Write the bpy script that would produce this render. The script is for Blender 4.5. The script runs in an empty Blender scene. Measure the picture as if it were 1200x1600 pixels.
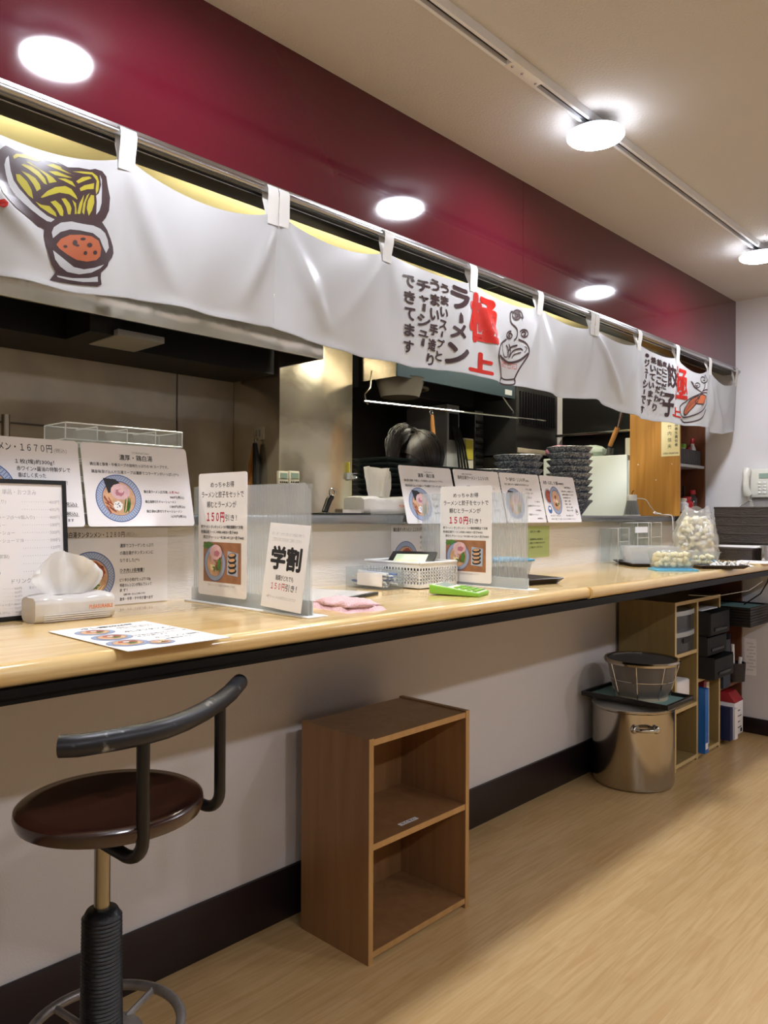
import bpy, bmesh, math, random
from mathutils import Vector, Matrix
from mathutils.geometry import tessellate_polygon
random.seed(7)
SC = bpy.context.scene
COL = SC.collection
PI = math.pi

# ------------------------------------------------------------------ camera
FPX, YAW, PITCH, ROLL, CAMZ = 1203.634, 0.759927, 0.002585, 0.004588, 1.19
_F = Vector((math.cos(YAW)*math.cos(PITCH), math.sin(YAW)*math.cos(PITCH), math.sin(PITCH)))
_r = _F.cross(Vector((0, 0, 1))).normalized(); _u = _r.cross(_F)
_R = _r*math.cos(ROLL) + _u*math.sin(ROLL); _U = -_r*math.sin(ROLL) + _u*math.cos(ROLL)
CAM = Vector((0, 0, CAMZ))
cd = bpy.data.cameras.new('camera'); cam = bpy.data.objects.new('camera', cd); COL.objects.link(cam)
cd.sensor_fit = 'HORIZONTAL'; cd.sensor_width = 36.0; cd.lens = FPX/1200*36.0; cd.clip_start = 0.02
m = Matrix((_R, _U, -_F)).transposed().to_4x4(); m.translation = CAM
cam.matrix_world = m
SC.camera = cam

def at(px, py, **k):
    """world point where the ray of a photo pixel meets a plane X=, Y= or Z="""
    d = _F + _R*((px-600)/FPX) - _U*((py-800)/FPX)
    (a, v), = k.items(); i = 'XYZ'.index(a)
    return CAM + d*((v-CAM[i])/d[i])

# ------------------------------------------------------------------ view / light levels
SC.view_settings.view_transform = 'Standard'
SC.view_settings.look = 'None'
SC.view_settings.exposure = 0.0
SC.view_settings.gamma = 1.0
SC.view_settings.use_curve_mapping = False
LAMP = 235.0          # ceiling disc lamps
TUBE = 110.0          # kitchen fluorescent tubes
w = bpy.data.worlds.new('world'); SC.world = w; w.use_nodes = True
w.node_tree.nodes['Background'].inputs[0].default_value = (1, 0.96, 0.9, 1)
w.node_tree.nodes['Background'].inputs[1].default_value = 0.05
SC.cycles.max_bounces = 10; SC.cycles.diffuse_bounces = 5; SC.cycles.glossy_bounces = 4
SC.cycles.transparent_max_bounces = 16; SC.cycles.transmission_bounces = 6
SC.cycles.caustics_reflective = False; SC.cycles.caustics_refractive = False
SC.cycles.sample_clamp_indirect = 4.0

# ------------------------------------------------------------------ materials
def lin(h):
    h = h.lstrip('#'); o = []
    for i in (0, 2, 4):
        c = int(h[i:i+2], 16)/255
        o.append(c/12.92 if c <= .04045 else ((c+.055)/1.055)**2.4)
    return (*o, 1)
MAT = {}
def base(name):
    mt = bpy.data.materials.new(name); mt.use_nodes = True; MAT[name] = mt
    nt = mt.node_tree; return mt, nt, nt.nodes['Principled BSDF'], nt.nodes, nt.links
def coords(N, L, scale, kind='Object'):
    tc = N.new('ShaderNodeTexCoord'); mp = N.new('ShaderNodeMapping')
    mp.inputs['Scale'].default_value = scale; L.new(tc.outputs[kind], mp.inputs[0]); return mp
def mat(name, col, rough=.5, metal=0, spec=.5, bump=0, bscale=60, var=0, vscale=8, coat=0, emit=0, trans=0, aniso=None):
    mt, nt, b, N, L = base(name)
    c = lin(col); b.inputs['Base Color'].default_value = c
    b.inputs['Roughness'].default_value = rough; b.inputs['Metallic'].default_value = metal
    b.inputs['Specular IOR Level'].default_value = spec; b.inputs['Coat Weight'].default_value = coat
    if coat: b.inputs['Coat Roughness'].default_value = .08
    if trans: b.inputs['Transmission Weight'].default_value = trans
    if emit: b.inputs['Emission Color'].default_value = c; b.inputs['Emission Strength'].default_value = emit
    if bump or var:
        if aniso: mp = coords(N, L, aniso)
        else: mp = coords(N, L, (1, 1, 1))
    if bump:
        t = N.new('ShaderNodeTexNoise'); t.inputs['Scale'].default_value = bscale; t.inputs['Detail'].default_value = 3
        L.new(mp.outputs[0], t.inputs['Vector'])
        bp = N.new('ShaderNodeBump'); bp.inputs['Strength'].default_value = bump; bp.inputs['Distance'].default_value = .004
        L.new(t.outputs['Fac'], bp.inputs['Height']); L.new(bp.outputs[0], b.inputs['Normal'])
    if var:
        t = N.new('ShaderNodeTexNoise'); t.inputs['Scale'].default_value = vscale; t.inputs['Detail'].default_value = 4
        L.new(mp.outputs[0], t.inputs['Vector'])
        r = N.new('ShaderNodeValToRGB'); e = r.color_ramp.elements
        e[0].position = .3; e[1].position = .7
        e[0].color = (c[0]*(1-var), c[1]*(1-var), c[2]*(1-var), 1); e[1].color = (min(1, c[0]*(1+var)), min(1, c[1]*(1+var)), min(1, c[2]*(1+var)), 1)
        L.new(t.outputs['Fac'], r.inputs[0]); L.new(r.outputs[0], b.inputs['Base Color'])
    return mt
def wood(name, c1, c2, scale, rough=.4, coat=0, bump=.05, spec=.5):
    """streaky grain stretched by scale (small along the grain)"""
    mt, nt, b, N, L = base(name)
    mp = coords(N, L, scale)
    t = N.new('ShaderNodeTexNoise'); t.inputs['Scale'].default_value = 1; t.inputs['Detail'].default_value = 6; t.inputs['Distortion'].default_value = .6
    L.new(mp.outputs[0], t.inputs['Vector'])
    r = N.new('ShaderNodeValToRGB'); e = r.color_ramp.elements
    e[0].position = .32; e[1].position = .68; e[0].color = lin(c1); e[1].color = lin(c2)
    L.new(t.outputs['Fac'], r.inputs[0]); L.new(r.outputs[0], b.inputs['Base Color'])
    b.inputs['Roughness'].default_value = rough; b.inputs['Coat Weight'].default_value = coat; b.inputs['Coat Roughness'].default_value = .12
    b.inputs['Specular IOR Level'].default_value = spec
    bp = N.new('ShaderNodeBump'); bp.inputs['Strength'].default_value = bump; bp.inputs['Distance'].default_value = .001
    L.new(t.outputs['Fac'], bp.inputs['Height']); L.new(bp.outputs[0], b.inputs['Normal'])
    return mt
def planks(name, c1, c2, pw, pl, rough, coat, grain, dark=.9, gap=0.0):
    """boards running along X: brick cells shifted in tone, with grain on top"""
    mt, nt, b, N, L = base(name)
    mp = coords(N, L, (1, 1, 1))
    br = N.new('ShaderNodeTexBrick'); br.inputs['Scale'].default_value = 1
    br.inputs['Brick Width'].default_value = pl; br.inputs['Row Height'].default_value = pw
    br.inputs['Mortar Size'].default_value = gap; br.inputs['Bias'].default_value = 0; br.offset = .37; br.squash = 1
    br.inputs['Color1'].default_value = (1, 1, 1, 1); br.inputs['Color2'].default_value = (dark, dark*.985, dark*.96, 1)
    br.inputs['Mortar'].default_value = (.72, .68, .6, 1)
    L.new(mp.outputs[0], br.inputs['Vector'])
    mp2 = coords(N, L, grain)
    t = N.new('ShaderNodeTexNoise'); t.inputs['Scale'].default_value = 1; t.inputs['Detail'].default_value = 7; t.inputs['Distortion'].default_value = 1.1
    L.new(mp2.outputs[0], t.inputs['Vector'])
    r = N.new('ShaderNodeValToRGB'); e = r.color_ramp.elements
    e[0].position = .34; e[1].position = .64; e[0].color = lin(c1); e[1].color = lin(c2)
    L.new(t.outputs['Fac'], r.inputs[0])
    mx = N.new('ShaderNodeMix'); mx.data_type = 'RGBA'; mx.blend_type = 'MULTIPLY'; mx.inputs['Factor'].default_value = 1
    L.new(r.outputs[0], mx.inputs['A']); L.new(br.outputs['Color'], mx.inputs['B']); L.new(mx.outputs['Result'], b.inputs['Base Color'])
    b.inputs['Roughness'].default_value = rough; b.inputs['Coat Weight'].default_value = coat; b.inputs['Coat Roughness'].default_value = .1
    bp = N.new('ShaderNodeBump'); bp.inputs['Strength'].default_value = .06; bp.inputs['Distance'].default_value = .001
    L.new(t.outputs['Fac'], bp.inputs['Height']); L.new(bp.outputs[0], b.inputs['Normal'])
    return mt
def clear(name, tint='#ffffff', transp=.8, milky=.08, rough=.05, gl=.35):
    """see-through plastic: transparent with a fresnel sheen and a little milkiness"""
    mt = bpy.data.materials.new(name); mt.use_nodes = True; MAT[name] = mt
    N, L = mt.node_tree.nodes, mt.node_tree.links; N.clear()
    out = N.new('ShaderNodeOutputMaterial')
    tr = N.new('ShaderNodeBsdfTransparent'); tr.inputs[0].default_value = lin(tint)
    df = N.new('ShaderNodeBsdfDiffuse'); df.inputs[0].default_value = (.93, .93, .93, 1)
    tl = N.new('ShaderNodeBsdfTranslucent'); tl.inputs[0].default_value = (.93, .93, .93, 1)
    gs = N.new('ShaderNodeBsdfGlossy'); gs.inputs['Roughness'].default_value = rough; gs.inputs[0].default_value = (.95, .95, .95, 1)
    lw = N.new('ShaderNodeLayerWeight'); lw.inputs['Blend'].default_value = .5
    pw_ = N.new('ShaderNodeMath'); pw_.operation = 'POWER'; pw_.inputs[1].default_value = 4.0; L.new(lw.outputs['Facing'], pw_.inputs[0])
    ma = N.new('ShaderNodeMath'); ma.operation = 'MULTIPLY_ADD'; ma.inputs[1].default_value = gl*1.6; ma.inputs[2].default_value = .022; L.new(pw_.outputs[0], ma.inputs[0])
    m0 = N.new('ShaderNodeMixShader'); m0.inputs[0].default_value = .5; L.new(df.outputs[0], m0.inputs[1]); L.new(tl.outputs[0], m0.inputs[2])
    m1 = N.new('ShaderNodeMixShader'); m1.inputs[0].default_value = milky; L.new(tr.outputs[0], m1.inputs[1]); L.new(m0.outputs[0], m1.inputs[2])
    m2 = N.new('ShaderNodeMixShader'); L.new(ma.outputs[0], m2.inputs[0]); L.new(m1.outputs[0], m2.inputs[1]); L.new(gs.outputs[0], m2.inputs[2])
    L.new(m2.outputs[0], out.inputs[0]); return mt
def cloth(name, col, transl=.4, gloss=.06, rough=.35):
    mt = bpy.data.materials.new(name); mt.use_nodes = True; MAT[name] = mt
    N, L = mt.node_tree.nodes, mt.node_tree.links; N.clear()
    out = N.new('ShaderNodeOutputMaterial'); c = lin(col)
    df = N.new('ShaderNodeBsdfDiffuse'); df.inputs[0].default_value = c
    tl = N.new('ShaderNodeBsdfTranslucent'); tl.inputs[0].default_value = c
    gs = N.new('ShaderNodeBsdfGlossy'); gs.inputs['Roughness'].default_value = rough
    m1 = N.new('ShaderNodeMixShader'); m1.inputs[0].default_value = transl; L.new(df.outputs[0], m1.inputs[1]); L.new(tl.outputs[0], m1.inputs[2])
    m2 = N.new('ShaderNodeMixShader'); m2.inputs[0].default_value = gloss; L.new(m1.outputs[0], m2.inputs[1]); L.new(gs.outputs[0], m2.inputs[2])
    L.new(m2.outputs[0], out.inputs[0]); return mt
def emitter(name, col, s):
    mt = bpy.data.materials.new(name); mt.use_nodes = True; MAT[name] = mt
    N, L = mt.node_tree.nodes, mt.node_tree.links; N.clear()
    out = N.new('ShaderNodeOutputMaterial'); e = N.new('ShaderNodeEmission'); e.inputs[0].default_value = lin(col); e.inputs[1].default_value = s
    L.new(e.outputs[0], out.inputs[0]); return mt

mat('wall_paint', '#d5d1d0', .85, bump=.25, bscale=220)
mat('splash_paper', '#e2dfda', .8, bump=.5, bscale=90, aniso=(.35, 1, 2.2))
mat('ceiling_paper', '#cbc8c5', .9, bump=.5, bscale=140)
mat('end_wall_paint', '#d8d6d8', .8, bump=.2, bscale=160)
planks('floor_vinyl', '#cba56f', '#d9b985', .095, .55, .33, .15, (4, 60, 1), .90, 0.0)
mat('baseboard_vinyl', '#1c1115', .4)
mat('lacquer_red', '#4c0b1a', .06, spec=.5, coat=.5)
planks('counter_maple', '#d8b373', '#e9cc92', .085, .95, .2, .7, (2.2, 40, 6), .93)
mat('black_trim', '#070708', .5, spec=.2)
mat('black_plastic', '#0d0d0f', .32)
mat('matte_black', '#0c0b0b', .75)
mat('aluminium', '#b9b9ba', .25, 1)
mat('chrome', '#cfcfd0', .1, 1)
mat('stainless', '#b5ad9f', .16, 1, bump=.25, bscale=5)
mat('stainless_pillar', '#d6cdb9', .2, .8, bump=.5, bscale=7)
mat('hood_steel', '#dad4c6', .09, .95, bump=.3, bscale=5)
mat('dull_stainless', '#cfc4ae', .45, .4, bump=.3, bscale=4, var=.25, vscale=3)
mat('dark_metal', '#2a2927', .3, .8, bump=.2, bscale=4)
mat('hood_black', '#070707', .6)
mat('hood_blue', '#4f6069', .35, .6)
mat('kitchen_yellow', '#f0e4a6', .8)
mat('kitchen_tile', '#4b4a48', .6)
mat('white_plastic', '#e6e6e4', .4)
mat('grey_plastic', '#a9adae', .4)
mat('taupe_plastic', '#6b655c', .5)
mat('cream_plastic', '#ddd9c9', .45)
mat('white_paper', '#efedee', .6)
mat('laminate', '#efecec', .18, coat=.6)
mat('cream_paper', '#efe2b0', .7)
mat('green_paper', '#b5c98a', .7)
mat('ink', '#16161a', .6); mat('ink_grey', '#55555a', .6); mat('ink_red', '#b8123a', .6)
mat('ink_blue', '#3a62a8', .6); mat('ink_orange', '#d9762c', .6)
mat('ink_white', '#e8e6e2', .6)
mat('photo_wood', '#9a6a48', .5, var=.2, vscale=30)
mat('photo_broth', '#cda27c', .5, var=.15, vscale=60); mat('photo_red', '#9c4a32', .5, var=.3, vscale=90)
mat('photo_meat', '#d9b3b4', .5, var=.12, vscale=60); mat('photo_pink', '#b5707c', .5)
mat('photo_green', '#4d7a35', .5, var=.3, vscale=80); mat('photo_nori', '#15161a', .5)
mat('photo_bowl', '#a9b4c8', .5); mat('photo_rim', '#3a5796', .5)
cloth('noren_white', '#c0c0c1', .33, .06, .32)
cloth('noren_brown', '#3d2a2c', .25, .06, .3); cloth('noren_yellow', '#b9ad3a', .35, .05, .3)
cloth('noren_orange', '#c06a45', .35, .05, .3); cloth('noren_red', '#bd2a20', .3, .05, .3)
cloth('tab_cloth', '#dcd9d3', .3, .03, .5)
cloth('tissue', '#f0efec', .35, .02, .5)
cloth('film', '#e9e6e2', .25, .07, .25)
wood('cube_wood', '#85603e', '#967049', (26, 26, 2.2), .42, .1)
wood('cube_edge', '#ab844f', '#b98f5b', (30, 30, 3), .45)
wood('beige_board', '#8a7447', '#96804f', (30, 30, 3), .5)
wood('beige_edge', '#c2aa78', '#cdb684', (20, 20, 3), .5)
wood('brown_board', '#5f351e', '#70422a', (26, 26, 2.5), .5)
wood('cabinet_oak', '#a8742e', '#c08a40', (34, 34, 2.0), .4, .2)
wood('seat_wood', '#24100b', '#371b12', (3, 30, 8), .22, .6)
mat('stool_black', '#121214', .32, .2)
mat('stool_worn', '#26272b', .38, .3, var=.5, vscale=40)
mat('brass_pole', '#958f82', .22, 1)
mat('rope_black', '#07080a', .42, bump=.25, bscale=120)
mat('lid_steel', '#c9c6bf', .3, .45)
mat('ring_grey', '#8a8581', .4, .6, var=.25, vscale=30)
clear('acrylic', '#f8fafa', 1, .09, .05, .2)
clear('acrylic_thin', '#fafcfc', 1, .03, .06, .10)
clear('ribbed_clear', '#e6eaec', 1, .26, .12, .4)
clear('tub_clear', '#f6f8f8', 1, .07, .12, .14)
clear('frosted', '#f4f6f6', 1, .30, .2, .25)
clear('edge_clear', '#ffffff', 1, .85, .1, .5)
clear('bag_film', '#f8f8f6', 1, .30, .14, .4)
clear('smoke_clear', '#aab0b6', 1, .12, .15, .25)
mat('marble_bowl', '#3c424d', .35, coat=.2)
mat('slate_plate', '#3d4747', .4)
mat('teal_mat', '#86aeab', .7, bump=.4, bscale=200)
mat('tray_black', '#120d0d', .35); mat('tray_brown', '#1c0f10', .3)
mat('pink_cloth', '#e3b9bb', .95, bump=1, bscale=260)
mat('lime', '#7fb83c', .4); mat('lime_pale', '#d6e6c0', .5); mat('lcd', '#8fa59a', .25)
mat('blue_lid', '#57a8cf', .4); mat('blue_binder', '#1c66b8', .4); mat('navy', '#1a2450', .5)
mat('file_slate', '#2d3544', .5); mat('carton_red', '#9c1f26', .5); mat('binder_red', '#8e2731', .5)
mat('garlic', '#e6dcb8', .45, var=.1, vscale=40); mat('rice', '#c9a98d', .7, bump=1, bscale=90)
mat('peel_white', '#efeeea', .6)
mat('wicker', '#2c2421', .55, bump=.7, bscale=60, aniso=(1, 1, 3))
mat('hair_sheen', '#33291f', .4, spec=.5)
mat('hair_black', '#17110f', .42, spec=.5)
mat('skin', '#c99b7d', .55); mat('shirt', '#1b1b1f', .85); mat('apron', '#26262a', .85)
mat('wood_handle', '#b98247', .5); mat('phone_white', '#d9d8cf', .4); mat('red_plastic', '#b3242a', .35)
mat('pink_plastic', '#d991ac', .5); mat('mint_plastic', '#d9e8dc', .45); mat('yellow_sticker', '#b7ad3c', .6)
mat('fridge_white', '#dfe6df', .35); mat('cord_white', '#e9e7e2', .5)
mat('ledge_steel', '#8e9092', .22, .9)
emitter('lamp_glow', '#f2f5ff', LAMP); emitter('rim_glow', '#eef3ff', LAMP*.13); emitter('tube_glow', '#fff7e2', TUBE)
mat('lamp_rim', '#e8ecf2', .3)
for nm, c2 in (('marble_bowl', '#bcc0c4'),):
    nt = MAT[nm].node_tree; N, L = nt.nodes, nt.links; b = N['Principled BSDF']
    mp = coords(N, L, (1, 1, 1)); t = N.new('ShaderNodeTexNoise'); t.inputs['Scale'].default_value = 130; t.inputs['Detail'].default_value = 4
    L.new(mp.outputs[0], t.inputs['Vector']); r = N.new('ShaderNodeValToRGB'); e = r.color_ramp.elements
    e[0].position = .46; e[1].position = .64; e[0].color = lin('#4a5363'); e[1].color = lin(c2)
    L.new(t.outputs['Fac'], r.inputs[0]); L.new(r.outputs[0], b.inputs['Base Color'])

nt = MAT['stool_worn'].node_tree; N, L = nt.nodes, nt.links; b = N['Principled BSDF']   # paint worn through in small patches
mp = coords(N, L, (1, 1, 1)); t = N.new('ShaderNodeTexNoise'); t.inputs['Scale'].default_value = 38; t.inputs['Detail'].default_value = 6
L.new(mp.outputs[0], t.inputs['Vector']); r = N.new('ShaderNodeValToRGB'); e = r.color_ramp.elements
e[0].position = .60; e[1].position = .72; e[0].color = lin('#232428'); e[1].color = lin('#8d8c8a')
L.new(t.outputs['Fac'], r.inputs[0]); L.new(r.outputs[0], b.inputs['Base Color'])
# ------------------------------------------------------------------ mesh helpers
_txt = {}
def glyphs(s, res=2, bold=0.0):
    """filled outline of a string at size 1: (verts, faces, bbox)"""
    k = (s, res, bold)
    if k in _txt: return _txt[k]
    c = bpy.data.curves.new('t', 'FONT'); c.body = s; c.size = 1; c.resolution_u = res; c.fill_mode = 'FRONT'
    o = bpy.data.objects.new('t', c); COL.objects.link(o)
    dg = bpy.context.evaluated_depsgraph_get(); ev = o.evaluated_get(dg); me = ev.to_mesh()
    vs = [(v.co.x, v.co.y, 0) for v in me.vertices]; fs = [tuple(p.vertices) for p in me.polygons]
    ev.to_mesh_clear(); bpy.data.objects.remove(o); bpy.data.curves.remove(c)
    if bold:                                     # heavier strokes: the outline laid down again a hair to each side
        n = len(vs); bs = bold*.75; off = ((-bs, 0), (bs, 0), (0, -bs), (0, bs)) if bold < .03 else tuple((bs*math.cos(PI*k/4), bs*math.sin(PI*k/4)) for k in range(8))
        f0 = list(fs); v0 = list(vs)
        for kk, (dx, dy) in enumerate(off):
            q = len(vs); vs += [(x+dx, y+dy, (kk+1)*.00003) for x, y, _z in v0]; fs += [tuple(q+i for i in f) for f in f0]
    xs = [v[0] for v in vs] or [0]; ys = [v[1] for v in vs] or [0]
    _txt[k] = (vs, fs, (min(xs), max(xs), min(ys), max(ys))); return _txt[k]

class MB:
    def __init__(s): s.v, s.f, s.m = [], [], []
    def add(s, vs, fs, mt, M=None):
        n = len(s.v)
        s.v += [tuple(M @ Vector(v)) for v in vs] if M is not None else [tuple(v) for v in vs]
        s.f += [tuple(n+i for i in f) for f in fs]; s.m += [mt]*len(fs); return s
    def box(s, x0, x1, y0, y1, z0, z1, mt, M=None):
        vs = [(x, y, z) for z in (z0, z1) for y in (y0, y1) for x in (x0, x1)]
        return s.add(vs, [(0, 2, 3, 1), (4, 5, 7, 6), (0, 1, 5, 4), (2, 6, 7, 3), (0, 4, 6, 2), (1, 3, 7, 5)], mt, M)
    def tube(s, pts, r, mt, n=10, closed=False, M=None, caps=True):
        P = [Vector(p) for p in pts]; k = len(P); rs = r if isinstance(r, (list, tuple)) else [r]*k
        vs, fs = [], []; up = None
        for i, p in enumerate(P):
            if closed: d = (P[(i+1) % k]-P[i-1]).normalized()
            else: d = (P[min(i+1, k-1)]-P[max(i-1, 0)]).normalized()
            if up is None: up = Vector((0, 0, 1)) if abs(d.z) < .9 else Vector((1, 0, 0))
            a = (up - d*up.dot(d)).normalized(); up = a; b = d.cross(a)
            for j in range(n):
                t = 2*PI*j/n; vs.append(p + (a*math.cos(t)+b*math.sin(t))*rs[i])
        for i in range(k if closed else k-1):
            for j in range(n):
                q = (i+1) % k; fs.append((i*n+j, i*n+(j+1) % n, q*n+(j+1) % n, q*n+j))
        if not closed and caps: fs += [tuple(range(n))[::-1], tuple((k-1)*n+j for j in range(n))]
        return s.add(vs, fs, mt, M)
    def lathe(s, prof, mt, n=32, c=(0, 0, 0), M=None):
        vs, fs = [], []
        for r, z in prof:
            for j in range(n):
                t = 2*PI*j/n; vs.append((c[0]+r*math.cos(t), c[1]+r*math.sin(t), c[2]+z))
        for i in range(len(prof)-1):
            for j in range(n): fs.append((i*n+j, i*n+(j+1) % n, (i+1)*n+(j+1) % n, (i+1)*n+j))
        if prof[0][0] > 1e-5: fs.append(tuple(range(n))[::-1])
        if prof[-1][0] > 1e-5: fs.append(tuple((len(prof)-1)*n+j for j in range(n)))
        return s.add(vs, fs, mt, M)
    def poly(s, pts, mt, z=0, M=None):
        if len(pts) > 4:
            tri = tessellate_polygon([[Vector((p[0], p[1], 0)) for p in pts]])
            return s.add([(p[0], p[1], z) for p in pts], [tuple(t) for t in tri], mt, M)
        return s.add([(p[0], p[1], z) for p in pts], [tuple(range(len(pts)))], mt, M)
    def rect(s, x0, x1, y0, y1, mt, z=0, M=None): return s.poly([(x0, y0), (x1, y0), (x1, y1), (x0, y1)], mt, z, M)
    def ell(s, cx, cy, rx, ry, mt, z=0, n=28, a=0, M=None, wob=0, seed=1):
        rg = random.Random(seed); pts = []
        for i in range(n):
            t = 2*PI*i/n; k = 1+wob*(rg.random()-.5); x, y = rx*math.cos(t)*k, ry*math.sin(t)*k
            pts.append((cx+x*math.cos(a)-y*math.sin(a), cy+x*math.sin(a)+y*math.cos(a)))
        return s.poly(pts, mt, z, M)
    def text(s, t, x, y, h, mt, al='l', w=None, bold=0.0, z=0, res=2, M=None, ang=0):
        """line of writing with cap height about h, baseline y; w squeezes it to a width"""
        vs, fs, bb = glyphs(t, res, bold); k = h/.78; kx = k
        if w: kx = w/max(1e-6, bb[1]-bb[0])
        wd = (bb[1]-bb[0])*kx; ox = x - bb[0]*kx - (0 if al == 'l' else wd/2 if al == 'c' else wd)
        return s.add([(ox+vx*kx, y+vy*k, z+vz) for vx, vy, vz in vs], fs, mt, M)
    def stroke(s, pts, wd, mt, z=0, closed=False):
        P = [Vector((p[0], p[1])) for p in pts]; k = len(P); L, R = [], []
        ws = wd if isinstance(wd, (list, tuple)) else [wd]*k
        for i in range(k):
            d = (P[(i+1) % k]-P[i-1]) if closed else (P[min(i+1, k-1)]-P[max(i-1, 0)])
            d = d.normalized() if d.length > 0 else Vector((1, 0)); nn = Vector((-d.y, d.x))*ws[i]/2
            L.append(P[i]+nn); R.append(P[i]-nn)
        vs = [(p.x, p.y, z) for p in L+R]
        fs = [(i, (i+1) % k, k+(i+1) % k, k+i) for i in range(k if closed else k-1)]
        return s.add(vs, fs, mt)
    def sphere(s, c, rx, ry, rz, mt, n=14, m=9, M=None, wob=0, seed=0):
        rg = random.Random(seed); vs = [(c[0], c[1], c[2]-rz)]; fs = []
        for i in range(1, m):
            a = PI*i/m - PI/2
            for j in range(n):
                t = 2*PI*j/n; k = 1+wob*(rg.random()-.5)
                vs.append((c[0]+rx*math.cos(a)*math.cos(t)*k, c[1]+ry*math.cos(a)*math.sin(t)*k, c[2]+rz*math.sin(a)*k))
        vs.append((c[0], c[1], c[2]+rz)); e = len(vs)-1
        for j in range(n):
            fs.append((0, 1+(j+1) % n, 1+j)); fs.append((e, e-n+j, e-n+(j+1) % n))
        for i in range(m-2):
            for j in range(n): fs.append((1+i*n+j, 1+i*n+(j+1) % n, 1+(i+1)*n+(j+1) % n, 1+(i+1)*n+j))
        return s.add(vs, fs, mt, M)
    def build(s, name, parent=None, bevel=0, seg=2, angle=38, M=None, world=False, flat=False):
        """link as ONE mesh object; a top-level mesh gets its origin at the middle of its base.
        world=True: the points are world points even under a parent"""
        vs = [Vector(v) for v in s.v]
        o = None; loc = Vector((0, 0, 0))
        if parent is None and M is None:
            lo = [min(v[i] for v in vs) for i in range(3)]; hi = [max(v[i] for v in vs) for i in range(3)]
            loc = Vector(((lo[0]+hi[0])/2, (lo[1]+hi[1])/2, lo[2])); vs = [v-loc for v in vs]
        elif parent is not None and world:
            inv = WM[parent.name].inverted(); vs = [inv @ v for v in vs]
        me = bpy.data.meshes.new(name); slots = []
        for k in s.m:
            if k not in slots: slots.append(k)
        me.from_pydata([tuple(v) for v in vs], [], s.f)
        for k in slots: me.materials.append(MAT[k])
        me.polygons.foreach_set('material_index', [slots.index(k) for k in s.m])
        bm = bmesh.new(); bm.from_mesh(me)
        if not flat: bmesh.ops.recalc_face_normals(bm, faces=bm.faces)
        if bevel:
            ed = [e for e in bm.edges if len(e.link_faces) == 2 and e.calc_face_angle(0) > math.radians(40)]
            bmesh.ops.bevel(bm, geom=ed, offset=bevel, segments=seg, profile=.5, affect='EDGES', clamp_overlap=True)
        for f in bm.faces: f.smooth = True
        for e in bm.edges:
            if len(e.link_faces) != 2 or e.calc_face_angle(0) > math.radians(angle): e.smooth = False
        bm.to_mesh(me); bm.free()
        o = bpy.data.objects.new(name, me); COL.objects.link(o)
        if parent is not None: o.parent = parent
        elif M is not None: o.matrix_world = M
        else: o.location = loc
        WM[o.name] = (WM[parent.name].copy() if parent is not None else (M.copy() if M is not None else Matrix.Translation(loc)))
        return o
WM = {}
def tag(o, label, cat, group=None, kind=None):
    o['label'] = label; o['category'] = cat
    if group: o['group'] = group
    if kind: o['kind'] = kind
    return o
def thing(name, label, cat, loc=(0, 0, 0), rz=0, group=None, M=None):
    o = bpy.data.objects.new(name, None); COL.objects.link(o); o.empty_display_size = .05
    mw = M if M is not None else Matrix.Translation(loc) @ Matrix.Rotation(rz, 4, 'Z')
    o.matrix_world = mw; WM[o.name] = mw.copy()
    return tag(o, label, cat, group)
def struct(name, mb, **k):
    o = mb.build(name, **k); o['kind'] = 'structure'; return o
def dup(root, M, label=None, group=None):
    r = root.copy(); COL.objects.link(r); r.matrix_world = M; WM[r.name] = M.copy()
    if label: r['label'] = label
    if group: r['group'] = group
    for ch in list(root.children):
        c = ch.copy(); COL.objects.link(c); c.parent = r
        for g in ch.children:
            d = g.copy(); COL.objects.link(d); d.parent = c
    return r
def TR(x, y, z, rz=0): return Matrix.Translation((x, y, z)) @ Matrix.Rotation(rz, 4, 'Z')
def frame(o, xd, up):
    xd = Vector(xd).normalized(); up = Vector(up); up = (up-xd*up.dot(xd)).normalized(); n = xd.cross(up)
    M = Matrix((xd, up, n)).transposed().to_4x4(); M.translation = Vector(o); return M
ORD = ['topmost', 'second', 'third', 'fourth', 'fifth', 'sixth', 'seventh', 'eighth', 'ninth', 'tenth', 'eleventh', 'twelfth']
# ------------------------------------------------------------------ setting
W, CT, XE, ZC = 1.775, .963, 4.455, 2.381      # counter wall face, counter top, end wall, ceiling
b = MB().box(-3, XE+.1, -3.7, 3.4, -.05, 0, 'floor_vinyl'); struct('floor', b)
struct('ceiling', MB().box(-3, XE+.1, -3.7, 1.537, ZC, ZC+.05, 'ceiling_paper'))
struct('ceiling_kitchen', MB().box(-3, XE+.1, 1.607, 3.4, ZC-.02, ZC+.05, 'kitchen_yellow'))
struct('wall_end', MB().box(XE, XE+.1, -3.7, 3.4, 0, ZC, 'end_wall_paint'))
struct('wall_left', MB().box(-3.1, -3, -3.7, 3.4, 0, ZC, 'wall_paint'))
struct('wall_back', MB().box(-3, XE, -3.8, -3.7, 0, ZC, 'wall_paint'))
b = MB().box(-3, XE, W, W+.1, 0, .95, 'wall_paint').box(-3, XE, W, W+.1, .95, 1.1575, 'splash_paper'); struct('wall_counter', b)
b = MB().box(-3, 2.332, 1.537, 1.607, 2.008, ZC, 'lacquer_red').box(2.3335, XE, 1.537, 1.607, 2.008, ZC, 'lacquer_red'); struct('wall_upper', b)
b = MB()
for x0, x1 in ((-3, 2.2), (2.2, XE)):
    b.box(x0, x1, 1.525, 1.545, 1.993, 2.010, 'aluminium').box(x0, x1, 1.530, 1.560, 1.984, 1.995, 'aluminium').box(x0, x1, 1.545, 1.607, 1.978, 2.006, 'black_plastic')
struct('trim_1', b, bevel=.002)
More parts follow.
